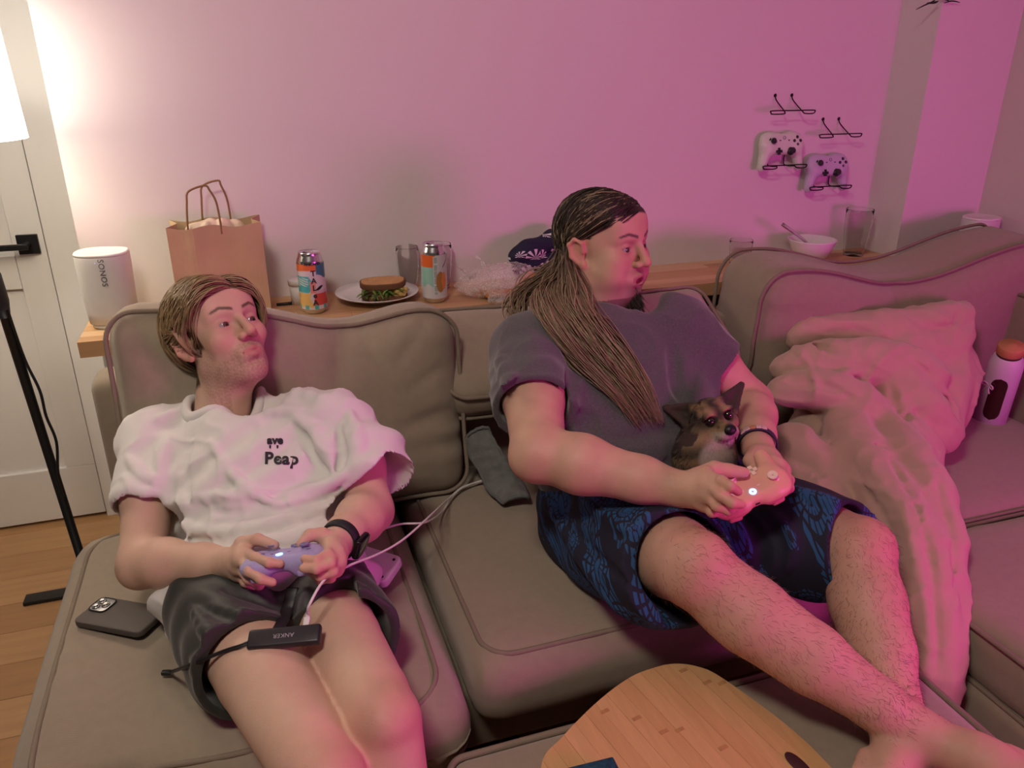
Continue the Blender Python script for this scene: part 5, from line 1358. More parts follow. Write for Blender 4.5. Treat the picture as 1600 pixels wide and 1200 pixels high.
# small white lidded tub behind the can
c = onz(478, 478, SZ)+np.array([-.012, .035, 0]); tb = thing('white_tub', 'small white lidded tub behind the lettered can', 'tub', tuple(c))
obj('tub_body', *xf(lathe([(.001, 0), (.021, 0), (.0235, .05), (.001, .05)], 32), TM(tuple(c))), M_white, tb); obj('lid', *xf(lathe([(.001, .05), (.0255, .05), (.026, .062), (.024, .066), (.001, .066)], 32), TM(tuple(c))), M_white, tb)

# ---- plate and sandwich
pc = onz(590, 468, SZ); plate = thing('dinner_plate', 'white round plate under the sandwich', 'plate', tuple(pc))
obj('plate_body', *xf(lathe([(.001, .004), (.05, .004), (.052, .001), (.056, .001), (.060, .006), (.085, .013), (.108, .022), (.1105, .0235), (.110, .0255), (.085, .0165), (.066, .0105), (.001, .0085)], 64), TM(tuple(pc))), M_ceram, plate)
sw0 = onz(600, 470, SZ)+np.array([0, -.012, .010]); sand = thing('sandwich', 'brown bread sandwich with greens and egg filling on the plate', 'sandwich', tuple(sw0))
M_crumb = pmat('toasted_bread', (.50, .28, .12), .85, .3, 55, .6, 160); M_crust = pmat('bread_crust', (.16, .07, .03), .8, .25, 40, .4, 140); M_green = [pmat('salad_leaf_%d' % i, c, .5, .3, 60) for i, c in enumerate(((.08, .16, .02), (.14, .25, .04), (.05, .10, .02)))]; M_egg = pmat('egg_filling', (.55, .38, .12), .6, .35, 80, .5, 200)
def slice_outline(a, b, n=40):
    P = []
    for t in np.linspace(0, 2*math.pi, n, endpoint=False): P.append((a*math.copysign(abs(math.cos(t))**.75, math.cos(t))*(1+.03*math.sin(3*t)), b*math.copysign(abs(math.sin(t))**.8, math.sin(t))*(1+.05*math.cos(2*t))))
    return P
def bread(name, M):
    o = obj(name, *xf(bevelled(slice_outline(.060, .040), 0, .015, .003), M), M_crust, sand)
    obj('crumb', *xf(bevelled([(x*.93, y*.91) for x, y in slice_outline(.060, .040)], -.0006, .0158, .002), M), M_crumb, o)
bread('bread_slice', TM(tuple(sw0), (0, .02, -.25))); bread('bread_slice', TM(tuple(sw0+np.array([-.002, .0, .034])), (.06, -.03, -.22)))
r = np.random.default_rng(9)
for i in range(34):
    a = r.uniform(-2.9, -.3); t = r.uniform(.55, 1.12); p = sw0+np.array([.054*t*math.cos(a)-.008, .042*t*math.sin(a), .018+r.uniform(0, .014)]); d = unit(np.array([math.cos(a)+r.normal()*.7, math.sin(a)+r.normal()*.4-.2, r.normal()*.35])); Ln = r.uniform(.016, .032)
    Pp = [p-d*Ln*.4, p, p+d*Ln*.5+np.array([0, 0, -.002]), p+d*Ln+np.array([0, 0, -.007])]
    obj('salad_leaf', *tube(catmull(Pp, 3), np.interp(np.linspace(0, 1, 10), [0, .3, .7, 1], [.0015, .0045, .004, .0006]), 6, flat=((0, 0, 1), .22)), M_green[i % 3], sand)
for i in range(22):
    p = sw0+np.array([r.uniform(.015, .052), r.uniform(-.040, -.012), .017+r.uniform(0, .014)]); obj('egg_piece', *sphere(p, r.uniform(.004, .0075, 3), 8, 6), M_egg, sand)
# black clip behind the plate
kc = onz(556, 448, SZ)+np.array([0, .02, 0]); kl = thing('black_clip', 'black plastic hair clip lying behind the plate', 'clip', tuple(kc))
for q, h in ((-1, .045), (1, .033)):
    Pp = [kc+np.array([-.030, 0, .004]), kc+np.array([-.01, 0, .010]), kc+np.array([.006+q*-.004, q*.006, .02]), kc+np.array([.010+q*.006, q*.006, h])]
    obj('jaw', *tube(catmull(Pp, 5), np.linspace(.007, .002, 16), 8), M_blackpl, kl)
pe = thing('pen', 'thin dark pen lying on the shelf beside the bag', 'pen', tuple(onz(444, 474, SZ)))
pa, pb = onz(432, 476, SZ+.005), onz(462, 473, SZ+.005); obj('barrel', *tube([pa, pa*.2+pb*.8], .004, 10), M_blackpl, pe); obj('tip', *tube([pa*.2+pb*.8, pb], [.004, .001], 10), M_alu, pe)

# ---- glasses
def glassmat(): 
    m = bpy.data.materials.new('clear_glass'); m.use_nodes = True; nt = m.node_tree; b = nt.nodes['Principled BSDF']
    b.inputs['Base Color'].default_value = (.93, .93, .92, 1); b.inputs['Roughness'].default_value = .03; b.inputs['Transmission Weight'].default_value = 1; b.inputs['IOR'].default_value = 1.12; b.inputs['Specular IOR Level'].default_value = .9
    tx = nt.nodes.new('ShaderNodeTexNoise'); tx.inputs['Scale'].default_value = 30; mr = nt.nodes.new('ShaderNodeMapRange'); mr.inputs[3].default_value = .02; mr.inputs[4].default_value = .06; nt.links.new(tx.outputs['Fac'], mr.inputs[0]); nt.links.new(mr.outputs[0], b.inputs['Roughness']); return m
M_glass = glassmat()
def glass(p, h, rt, rb, label, belly=0.0):
    root = thing('drinking_glass', label, 'glass', tuple(p), 'clear drinking glasses on the shelf'); n = 10; t = np.linspace(0, 1, n)
    ro = rb+(rt-rb)*t+belly*np.sin(math.pi*t); outer = list(zip(ro, h*t)); inner = [(a-.0022, max(z, .008)) for a, z in outer[::-1]]
    obj('tumbler', *xf(lathe([(.0005, .0)]+outer+[(rt-.001, h+.0008)]+inner+[(.0005, .008)], 44), TM(tuple(p))), M_glass, root)
    obj('rim', *xf(lathe([(rt-.0021, h-.0006), (rt-.001, h+.0012), (rt+.0002, h-.0006), (rt-.0021, h-.0006)], 44), TM(tuple(p))), M_glass, root)
glass(onz(640, 452, SZ)+np.array([.0, .01, 0]), .118, .031, .021, 'tall clear glass standing between the plate and the silver can', .004)
glass(onz(684, 452, SZ)+np.array([.012, .012, 0]), .125, .033, .024, 'tall clear glass directly behind the silver can', .003)
glass(ony(1156, 400, 2.045)*np.array([1, 1, 0])+np.array([0, 0, SZ]), .082, .036, .030, 'short clear tumbler on the shelf near the wooden end')
gp = ony(1334, 390, 2.06); glass(np.array([gp[0], 2.06, SZ]), .150, .043, .031, 'tall pint glass beside the bowl', .002)
# ---- bowl with spoon
bp = ony(1268, 385, 2.02); bp = np.array([bp[0], 2.02, SZ]); bw = thing('bowl', 'white bowl on the shelf with a spoon in it', 'bowl', tuple(bp))
obj('bowl_body', *xf(lathe([(.001, .0), (.03, .0), (.032, .004), (.055, .025), (.072, .070), (.0735, .074), (.071, .074), (.053, .028), (.028, .010), (.001, .008)], 56), TM(tuple(bp))), M_ceram, bw)
sn = thing('spoon', 'metal spoon leaning in the white bowl', 'spoon', tuple(bp+np.array([.02, 0, .012]))); sa = bp+np.array([.035, -.01, .02]); sb = ony(1222, 350, 2.03)
obj('handle', *tube(catmull([sa, sa*.5+sb*.5+np.array([0, 0, .004]), sb], 6), np.linspace(.0028, .006, 13), 8, flat=((0, 1, 0), .3)), M_alu, sn); obj('spoon_bowl', *xf(sphere((0, 0, 0), (.016, .011, .004), 16, 10), frame(sa+np.array([.008, 0, -.002]), *basis((0, 0, 1), (1, 0, 0)))), M_alu, sn)

# ---- clear plastic bag, printed cloth
def plasticbag():
    c = ony(770, 450, 1.985); c[1] = 1.985; root = thing('plastic_bag', 'crumpled clear plastic bag hanging over the shelf edge', 'bag', (c[0], c[1], SZ))
    r = np.random.default_rng(5); S = Sculpt((c[0]-.16, 1.86, SZ-.03), (c[0]+.19, 2.11, SZ+.13), .0034)
    S.ell((c[0], 1.985, SZ+.028), (.105, .075, .034), None, .01); S.ell((c[0]+.04, 2.0, SZ+.05), (.085, .06, .03), None, .02); S.cone((c[0]-.02, 1.90, SZ+.012), (c[0]+.05, 1.885, SZ-.012), .02, .014, .02)
    for i in range(7): S.cone((c[0]+r.uniform(-.1, .05), r.uniform(1.93, 2.03), SZ+.045), (c[0]+r.uniform(-.13, .1), r.uniform(1.93, 2.03), SZ+r.uniform(.06, .10)), .012, .003, .012)
    S.disp(lambda P: .006*np.abs(vnoise(P, 75, 1))+.005*np.abs(vnoise(P, 140, 3))-.005)
    V, Q = S.mesh()
    m = bpy.data.materials.new('clear_film'); m.use_nodes = True; nt = m.node_tree; b = nt.nodes['Principled BSDF']; b.inputs['Base Color'].default_value = (.92, .88, .84, 1); b.inputs['Roughness'].default_value = .12; b.inputs['Specular IOR Level'].default_value = 1.0
    n = nt.nodes.new('ShaderNodeTexNoise'); n.inputs['Scale'].default_value = 60; n.inputs['Detail'].default_value = 5; mr = nt.nodes.new('ShaderNodeMapRange'); mr.inputs[1].default_value = .35; mr.inputs[2].default_value = .7; mr.inputs[3].default_value = .12; mr.inputs[4].default_value = .60; nt.links.new(n.outputs['Fac'], mr.inputs[0]); nt.links.new(mr.outputs[0], b.inputs['Alpha'])
    bu = nt.nodes.new('ShaderNodeBump'); bu.inputs['Strength'].default_value = .8; bu.inputs['Distance'].default_value = .004; nt.links.new(n.outputs['Fac'], bu.inputs['Height']); nt.links.new(bu.outputs[0], b.inputs['Normal'])
    obj('film', V, Q, m, root, smooth=False)
    M_br = pmat('orange_bread_heel', (.55, .24, .07), .8, .25, 40, .4, 120)
    obj('heel', *xf(rbox((.10, .05, .016), .007, (6, 4, 3)), TM((c[0]+.005, 1.945, SZ+.012), (0, .1, .15))), M_br, root); obj('heel', *xf(rbox((.07, .03, .014), .006, (5, 4, 3)), TM((c[0]+.085, 1.96, SZ+.035), (.1, -.5, .5))), M_br, root)
plasticbag()
def cloth():
    c = ony(838, 395, 2.05); c = np.array([c[0], 2.05, c[2]]); root = thing('folded_cloth', 'folded navy cloth with white leaf print behind the plastic bag', 'cloth', (c[0], c[1], SZ))
    S = Sculpt(c-np.array([.13, .075, .14]), c+np.array([.15, .08, .09]), .0034)
    S.cone(c+np.array([-.055, -.01, .0]), c+np.array([.08, 0, .040]), .030, .032, .012); S.cone(c+np.array([-.050, -.012, -.030]), c+np.array([.07, -.01, -.018]), .024, .026, .006); S.cone(c+np.array([.02, .01, -.06]), c+np.array([.08, .01, -.05]), .03, .03, .02); S.cone(c+np.array([.03, .01, -.09]), c+np.array([.09, .01, -.10]), .028, .028, .02)
    S.disp(lambda P: .004*np.sin(P[:, 0]*70+P[:, 2]*40)); V, Q = S.mesh()
    m = bpy.data.materials.new('leaf_print_cotton'); m.use_nodes = True; nt = m.node_tree; N = nt.nodes; L = nt.links; b = N['Principled BSDF']; b.inputs['Roughness'].default_value = .85
    tc = N.new('ShaderNodeTexCoord'); mp = N.new('ShaderNodeMapping'); mp.inputs['Scale'].default_value = (19, 19, 24); L.new(tc.outputs['Object'], mp.inputs[0]); v = N.new('ShaderNodeTexVoronoi'); v.inputs['Scale'].default_value = 1; L.new(mp.outputs[0], v.inputs['Vector'])
    d = N.new('ShaderNodeVectorMath'); d.operation = 'SUBTRACT'; L.new(mp.outputs[0], d.inputs[0]); L.new(v.outputs['Position'], d.inputs[1]); s = N.new('ShaderNodeSeparateXYZ'); L.new(d.outputs[0], s.inputs[0])
    def mth(op, a, c=None, e=None):
        n = N.new('ShaderNodeMath'); n.operation = op
        for i, x in enumerate((a, c, e)):
            if x is None: continue
            if isinstance(x, (int, float)): n.inputs[i].default_value = x
            else: L.new(x, n.inputs[i])
        return n.outputs[0]
    a = mth('ARCTAN2', s.outputs['Z'], s.outputs['X']); w = mth('GREATER_THAN', mth('SINE', mth('MULTIPLY', a, 9.0)), .05); rr = mth('LESS_THAN', v.outputs['Distance'], .62); half = mth('GREATER_THAN', s.outputs['Z'], -.12); f = mth('MULTIPLY', mth('MULTIPLY', w, rr), half)
    mx = N.new('ShaderNodeMix'); mx.data_type = 'RGBA'; mx.inputs[6].default_value = (.008, .010, .035, 1); mx.inputs[7].default_value = (.62, .60, .62, 1); L.new(f, mx.inputs[0]); L.new(mx.outputs[2], b.inputs['Base Color'])
    obj('fabric', V, Q, m, root)
cloth()
q0 = onz(1010, 412, SZ); nk = thing('small_key', 'small dark key lying on the bare shelf', 'key', tuple(q0)); obj('bow', *xf(lathe([(.004, 0), (.009, 0), (.009, .003), (.004, .003), (.004, 0)], 18), TM(tuple(q0))), M_black, nk); obj('blade', *bbox(q0+np.array([.008, -.003, 0]), q0+np.array([.035, .003, .003]), .001), M_black, nk)
# ================================================================== blanket heaped in the corner and spilling to the floor
M_duvet = pmat('dusty_pink_cotton', (.52, .345, .27), .85, .06, 30, .3, 700, sheen=.25, weave=300)
def duvet():
    root = thing('duvet', 'rumpled dusty pink duvet heaped in the sofa corner and spilling to the floor', 'duvet', tuple(dep(1380, 640, 1.95)))
    S = Sculpt((.86, .62, .10), (2.02, 1.75, .90), .0062)
    def P(pts, k=.03):
        q = [dep(x, y, d) for x, y, d, r in pts]; rr = [r for *_, r in pts]; c = catmull(q, 4); ri = np.interp(np.linspace(0, len(rr)-1, len(c)), range(len(rr)), rr); S.path(c, ri, k)
    P([(1325, 640, 2.05, .13), (1420, 620, 2.1, .13), (1455, 570, 2.2, .10)], .05)
    P([(1285, 690, 1.98, .08), (1340, 700, 1.95, .10), (1400, 720, 1.85, .09)], .05)
    # rolls of the heap
    P([(1248, 525, 2.03, .030), (1300, 520, 2.05, .042), (1390, 520, 2.06, .055), (1460, 508, 2.08, .052), (1498, 488, 2.10, .026)], .022)
    P([(1400, 560, 2.02, .055), (1466, 545, 2.06, .050), (1492, 522, 2.10, .038)], .02)
    P([(1225, 575, 1.98, .034), (1290, 565, 1.95, .050), (1370, 570, 1.94, .062), (1440, 590, 1.95, .058)], .014)
    P([(1222, 610, 1.93, .036), (1290, 612, 1.90, .052), (1350, 640, 1.88, .050), (1400, 690, 1.84, .045)], .012)
    P([(1400, 600, 1.92, .05), (1440, 640, 1.90, .052), (1462, 680, 1.93, .048), (1478, 620, 2.0, .05), (1488, 560, 2.08, .045)], .014)
    P([(1400, 610, 1.90, .035), (1405, 650, 1.87, .028), (1425, 690, 1.85, .03)], .008)
    P([(1225, 690, 1.90, .040), (1255, 705, 1.84, .050), (1290, 745, 1.78, .05), (1330, 780, 1.72, .04)], .016)
    P([(1215, 730, 1.84, .024), (1260, 755, 1.76, .034), (1310, 790, 1.68, .030)], .012)
    # spill over the seat edge down between ottoman and sofa
    P([(1320, 670, 1.86, .052), (1345, 715, 1.78, .058), (1390, 780, 1.66, .060), (1425, 860, 1.56, .062), (1445, 950, 1.49, .056), (1455, 1030, 1.45, .050), (1458, 1085, 1.43, .036)], .014)
    P([(1400, 690, 1.80, .05), (1440, 760, 1.68, .055), (1468, 850, 1.57, .044), (1476, 950, 1.50, .036), (1474, 1040, 1.46, .032)], .012)
    P([(1345, 740, 1.74, .035), (1390, 820, 1.61, .035), (1418, 920, 1.52, .03), (1435, 1010, 1.48, .028)], .010)
    S.disp(lambda Q: .0035*vnoise(Q, 26, 3), .04)
    fold = lambda pts, r, off=0.0: (pts, r, off)
    S.folds([fold([(1250, 540), (1300, 545), (1350, 558)], -.010, -.004), fold([(1215, 600), (1260, 598), (1310, 610), (1360, 640)], -.009, -.004), fold([(1390, 600), (1402, 640), (1415, 665)], -.011, -.005), fold([(1420, 640), (1416, 655), (1412, 662)], -.010, -.005),
             fold([(1300, 640), (1340, 628), (1390, 650), (1440, 690)], .010, .001), fold([(1440, 510), (1480, 510), (1500, 490)], -.008, -.004), fold([(1290, 520), (1330, 515), (1365, 522)], -.008, -.004), fold([(1330, 690), (1380, 700), (1430, 715)], -.007, -.003),
             fold([(1330, 720), (1350, 760), (1385, 820), (1405, 890), (1418, 960)], -.009, -.004), fold([(1380, 700), (1430, 790), (1455, 880), (1462, 980), (1462, 1060)], -.010, -.005), fold([(1360, 720), (1405, 800), (1435, 880), (1446, 960)], .008, .001),
             fold([(1460, 740), (1485, 830), (1490, 930)], -.008, -.004), fold([(1245, 640), (1290, 650), (1330, 680)], .008, .0), fold([(1240, 660), (1280, 680), (1300, 700)], -.008, -.003), fold([(1420, 560), (1460, 590), (1475, 640)], -.007, -.003),
             fold([(1235, 720), (1270, 735), (1300, 760)], -.007, -.003), fold([(1470, 600), (1490, 640), (1485, 680)], .007, .0), fold([(1380, 590), (1340, 580), (1300, 588)], .006, .0), fold([(1445, 930), (1450, 1000), (1448, 1070)], .007, .0)], .010)
    S.disp(lambda Q: .0075*(1-np.abs(vnoise(Q*np.array([1, .6, 1.2]), 13, 4))*2.6).clip(0)**2+.004*(1-np.abs(vnoise(Q, 27, 6))*2.4).clip(0)**2, .05)
    V, Q = S.mesh(); V = smoothv(V, Q, 1, .3); obj('cover', V, Q, M_duvet, root)
duvet()

# ---- insulated bottle leaning on the sofa arm
def bottle():
    b = np.array([1.955, 1.50, .478]); t = dep(1590, 512, 2.06); a = unit(t-b); H = .265
    root = thing('water_bottle', 'white bottle with wooden lid and dark oval window leaning on the sofa arm', 'bottle', tuple(b)); x, y, z = basis(a, unit(CP-b)); M = frame(b, x, y, z)
    obj('bottle_body', *xf(lathe([(.001, 0), (.040, 0), (.043, .004), (.043, H*.70), (.041, H*.78), (.034, H*.84), (.030, H*.86), (.001, H*.86)], 48), M), pmat('lilac_white_shell', (.62, .56, .66), .4, .02, 20), root)
    obj('neck_ring', *xf(lathe([(.001, H*.855), (.031, H*.855), (.031, H*.885), (.001, H*.885)], 40), M), pmat('brown_ring', (.06, .03, .025), .5), root)
    obj('lid', *xf(lathe([(.001, H*.88), (.032, H*.88), (.033, H*.885), (.033, H*.965), (.031, H*.975), (.012, H*.975), (.010, H*.985), (.001, H*.985)], 40), M), pmat('bamboo_lid', (.52, .26, .11), .5, .15, 20), root)
    # oval window
    V = []; Fc = []; nu, nv = 16, 24
    for j in range(nv+1):
        v = -1+2*j/nv; hw = .021*min(1, math.sqrt(max(0, 1-max(0, abs(v)-.62)**2/.38**2)))
        for i in range(nu+1):
            u = (-1+2*i/nu)*hw/.0435; V.append((.0437*math.cos(u), .0437*math.sin(u), H*.38+v*.072))
    Fc = [(j*(nu+1)+i, j*(nu+1)+i+1, (j+1)*(nu+1)+i+1, (j+1)*(nu+1)+i) for j in range(nv) for i in range(nu)]
    obj('window', *xf((np.array(V), Fc), M), pmat('dark_window', (.035, .006, .008), .15, .05, 20, coat=.6), root)
    M_rib = pmat('pale_ribbon', (.66, .52, .62), .6); c = b+a*H*.55-y*.0+0*x; c = M[:3, :3] @ np.array([.0425*math.cos(-.62), .0425*math.sin(-.62), H*.52])+b; n = unit(c-b-a*((c-b) @ a)); s = np.cross(a, n)
    for q in (1, -1):
        lp = [c, c+s*q*.008+a*.008+n*.004, c+s*q*.017+a*.006+n*.005, c+s*q*.016-a*.002+n*.004, c+s*q*.007-a*.001+n*.003, c]; obj('bow_loop', *tube(catmull(lp, 5), .0022, 6), M_rib, root)
        obj('ribbon_tail', *tube(catmull([c, c+s*q*.006-a*.012+n*.003, c+s*q*.010-a*.022+n*.002], 5), .0020, 6), M_rib, root)
bottle()

# ---- grey quilted cloth between the cushions
def quilt():
    root = thing('quilted_cloth', 'grey quilted cloth with piped edge tucked beside the long-haired person', 'cloth', tuple(onz(790, 770, .485)))
    Lp = [ony(726, 690, 1.60), ony(730, 672, 1.60)*1.0, ony(738, 715, 1.58), onz(758, 748, .50), onz(772, 778, .487), onz(800, 790, .487)]
    L_ = [ony(728, 684, 1.60), ony(735, 712, 1.59), ony(750, 738, 1.57), onz(764, 766, .495), onz(786, 787, .492)]
    R_ = [ony(764, 672, 1.585), ony(778, 700, 1.56), ony(796, 726, 1.54), onz(814, 752, .515), onz(826, 778, .505)]
    A = catmull(L_, 6); B = catmull(R_, 6); n = len(A); m = 14; V = []
    for lay_ in (0, 1):
        for i in range(n):
            for j in range(m):
                t = j/(m-1); p = A[i]*(1-t)+B[i]*t; p = p+np.array([0, -.4, .9])*(.018*math.sin(math.pi*t)**.6*(1 if lay_ == 0 else .25)+(.0035*math.sin(i*1.25+j*.9)*math.sin(i*.7-j*1.2) if lay_ == 0 else 0)); V.append(p)
    Fc = [(i*m+j, i*m+j+1, (i+1)*m+j+1, (i+1)*m+j) for i in range(n-1) for j in range(m-1)]; o = n*m; Fc += [tuple(k+o for k in f[::-1]) for f in Fc]
    rim = [i*m for i in range(n)]+[(n-1)*m+j for j in range(1, m)]+[i*m+m-1 for i in range(n-2, -1, -1)]+[j for j in range(m-2, 0, -1)]
    Fc += [(rim[k], rim[(k+1) % len(rim)], rim[(k+1) % len(rim)]+o, rim[k]+o) for k in range(len(rim))]
    q = obj('fabric', V, Fc, pmat('grey_velour', (.17, .175, .165), .9, .35, 50, .6, 160, sheen=.4), root)
    obj('piping', *tube(np.array([V[k] for k in rim]), .0042, 8, closed=True), pmat('grey_piping', (.15, .155, .15), .85), root)
quilt()

# ================================================================== phone, hub, cables, power bank on the chaise
def phone():
    P = np.array([onz(120, 962, .49), onz(149, 931, .49), onz(260, 953, .49), onz(223, 988, .49)]); c = P.mean(0); c[2] = .482; x = unit((P[2]+P[3])-(P[0]+P[1])); x[2] = 0; x = unit(x); z = np.array([0, 0, 1.]); y = np.cross(z, x); W, Hh = .150, .076
    root = thing('smartphone', 'smartphone in a taupe case lying face down on the chaise', 'phone', tuple(c)); M = frame(c, x, y, z) @ TM((0, 0, 0), (0, -.05, 0))
    out = rrect(W, Hh, .013, 7)
    obj('case', *xf(bevelled(out, -.006, .006, .0028), M), pmat('taupe_silicone_case', (.085, .07, .062), .6, .06, 30), root)
    cm = [(px*1.0-.052, py+.014) for px, py in rrect(.038, .038, .010, 6)]
    isl = obj('camera_island', *xf(bevelled(cm, .005, .0078, .001), M), pmat('phone_rear_metal', (.30, .30, .31), .3, .05, 20, metal=.7), root)
    obj('island_rim', *xf(tube(np.array([(a, b, .0075) for a, b in cm]), .0014, 6, closed=True), M), M_rub, root)
    for a, b in ((-.060, .006), (-.060, .022), (-.045, .014)):
        obj('lens', *xf(lathe([(.001, .0075), (.0075, .0075), (.0075, .0098), (.0062, .0102), (.0055, .0092), (.001, .0088)], 24), M @ TM((a, b, 0))), pmat('lens_ring', (.45, .44, .44), .2, .02, 20, metal=.9), isl)
        obj('lens_glass', *xf(lathe([(.0005, .0090), (.0050, .0092), (.0050, .0096), (.0005, .0099)], 20), M @ TM((a, b, 0))), pmat('lens_glass', (.012, .014, .02), .05, .02, 20, coat=1), isl)
phone()
def surf1(x, y, lift=0.0):
    c = [s.hit(x, y, lift) for s in (SH1, LEG1, TEE1)]; c = [q for q in c if q is not None]
    s = onz(x, y, SEAT+.004+lift); c.append(s); return min(c, key=lambda q: proj(q)[2])
def hub():
    a, b = surf1(408, 1000), surf1(482, 994); _d = min(proj(surf1(x_, 1000-(x_-392)*.09))[2] for x_ in (396, 410, 425, 445, 465, 480, 494)); c = dep(445, 996, _d-.009); x = unit(dep(497, 990, proj(c)[2])-dep(392, 1000, proj(c)[2])); n = unit(-ray(445, 1000)*.72+UP*.0+np.array([0, 0, .9])); n = unit(n-x*(n @ x)); y = np.cross(n, x); M = frame(c, x, y, n)
    root = thing('usb_hub', 'slim black usb hub lying across the thighs', 'usb hub', tuple(c))
    obj('hub_body', *xf(rbox((.108, .030, .014), .004, (6, 3, 3)), M), pmat('hub_shell', (.018, .018, .021), .4, .1, 40), root)
    text_obj('hub_lettering', 'ANKER', .0095, M @ TM((0, 0, .0071), (0, 0, math.pi)), pmat('hub_print', (.35, .35, .37), .4), root, .0003, 1.05)
    # flat cable from the controller side
    Pp = [dep(458, 918, proj(surf1(458, 918))[2]-.012)]+[surf1(x, y)-unit(ray(x, y))*.008 for x, y in ((453, 938), (446, 960))]+[c+y*.014-x*.012]
    obj('flat_cable', *tube(catmull(Pp, 6), .011, 10, flat=(n, .22)), M_blackpl, root)
    # lanyard
    for k, dy in enumerate((0, 5)):
        Pq = [c-x*.052-y*.004*k]+[surf1(px, py+dy*.6)-unit(ray(px, py))*.009 for px, py in ((375, 1008), (350, 1016), (320, 1028), (290, 1040), (266, 1049))]
        obj('cord', *tube(catmull(Pq, 5), .0017, 6), M_blackpl, root)
    e = surf1(260, 1051)-unit(ray(260, 1051))*.006; obj('plug', *xf(rbox((.016, .009, .007), .002, (3, 2, 2)), frame(e, *basis((0, 0, 1), x))), M_blackpl, root)
    return c, x, y, n
HC, hx, hy, hn = hub()
M_cable = pmat('white_cable', (.72, .70, .68), .45, .03, 20)
def cables():
    st = HC+hx*.030+hy*.020; root = thing('charging_cable', 'white charging cable plugged into the hub and running across the sofa', 'cable', tuple(st), 'white cables on the sofa')
    d0 = proj(st)[2]
    Pp = [st+hy*.014, dep(484, 944, d0-.005), dep(508, 905, 1.20), dep(545, 884, 1.25), dep(590, 866, 1.34), dep(630, 843, 1.42), dep(672, 806, 1.53), onz(700, 780, .500), onz(725, 760, .492), onz(764, 749, .492)]
    obj('plug', *xf(rbox((.010, .020, .0065), .0022, (3, 3, 2)), frame(st, hx, hy, hn)), M_white, root); obj('strain_relief', *tube([st+hy*.008, st+hy*.018], [.0032, .0024], 10), M_cable, root)
    obj('cord', *tube(catmull(Pp, 8), .0021, 8), M_cable, root)
    root = thing('charging_cable', 'white cable running from under the arm in the white tee to the middle seat', 'cable', tuple(onz(665, 815, .48)), 'white cables on the sofa')
    Pp = [dep(560, 842, 1.42), dep(590, 830, 1.47), dep(625, 819, 1.52), dep(665, 816, 1.545), onz(690, 800, .492), onz(712, 770, .490), onz(735, 757, .490), onz(764, 747, .491)]
    obj('cord', *tube(catmull(Pp, 8), .0021, 8), M_cable, root)
cables()
def powerbank():
    c = onz(572, 884, .505); root = thing('power_bank', 'pale lilac power bank wedged beside the thigh on the chaise', 'power bank', tuple(c)); x = unit(onz(610, 890, .5)-onz(540, 868, .5)); n = unit(np.array([-.12, -.30, .95])); n = unit(n-x*(n @ x)); M = frame(c+np.array([0, 0, .004]), x, np.cross(n, x), n)
    obj('shell', *xf(bevelled(rrect(.135, .068, .012, 7), -.010, .010, .004), M), pmat('pale_lilac_shell', (.74, .68, .76), .4, .03, 30), root)
    for a, b in ((.055, -.022), (.055, .022)): obj('screw', *xf(lathe([(.0005, .0098), (.003, .0098), (.003, .0106), (.0005, .0106)], 14), M @ TM((a, b, 0))), M_black, root)
    text_obj('fine_print', 'III IIII\nIIIII III\nIII IIII', .006, M @ TM((.022, 0, .0102), (0, 0, math.pi/2)), pmat('grey_print', (.25, .24, .27), .6), root, .0002) if False else None
powerbank()

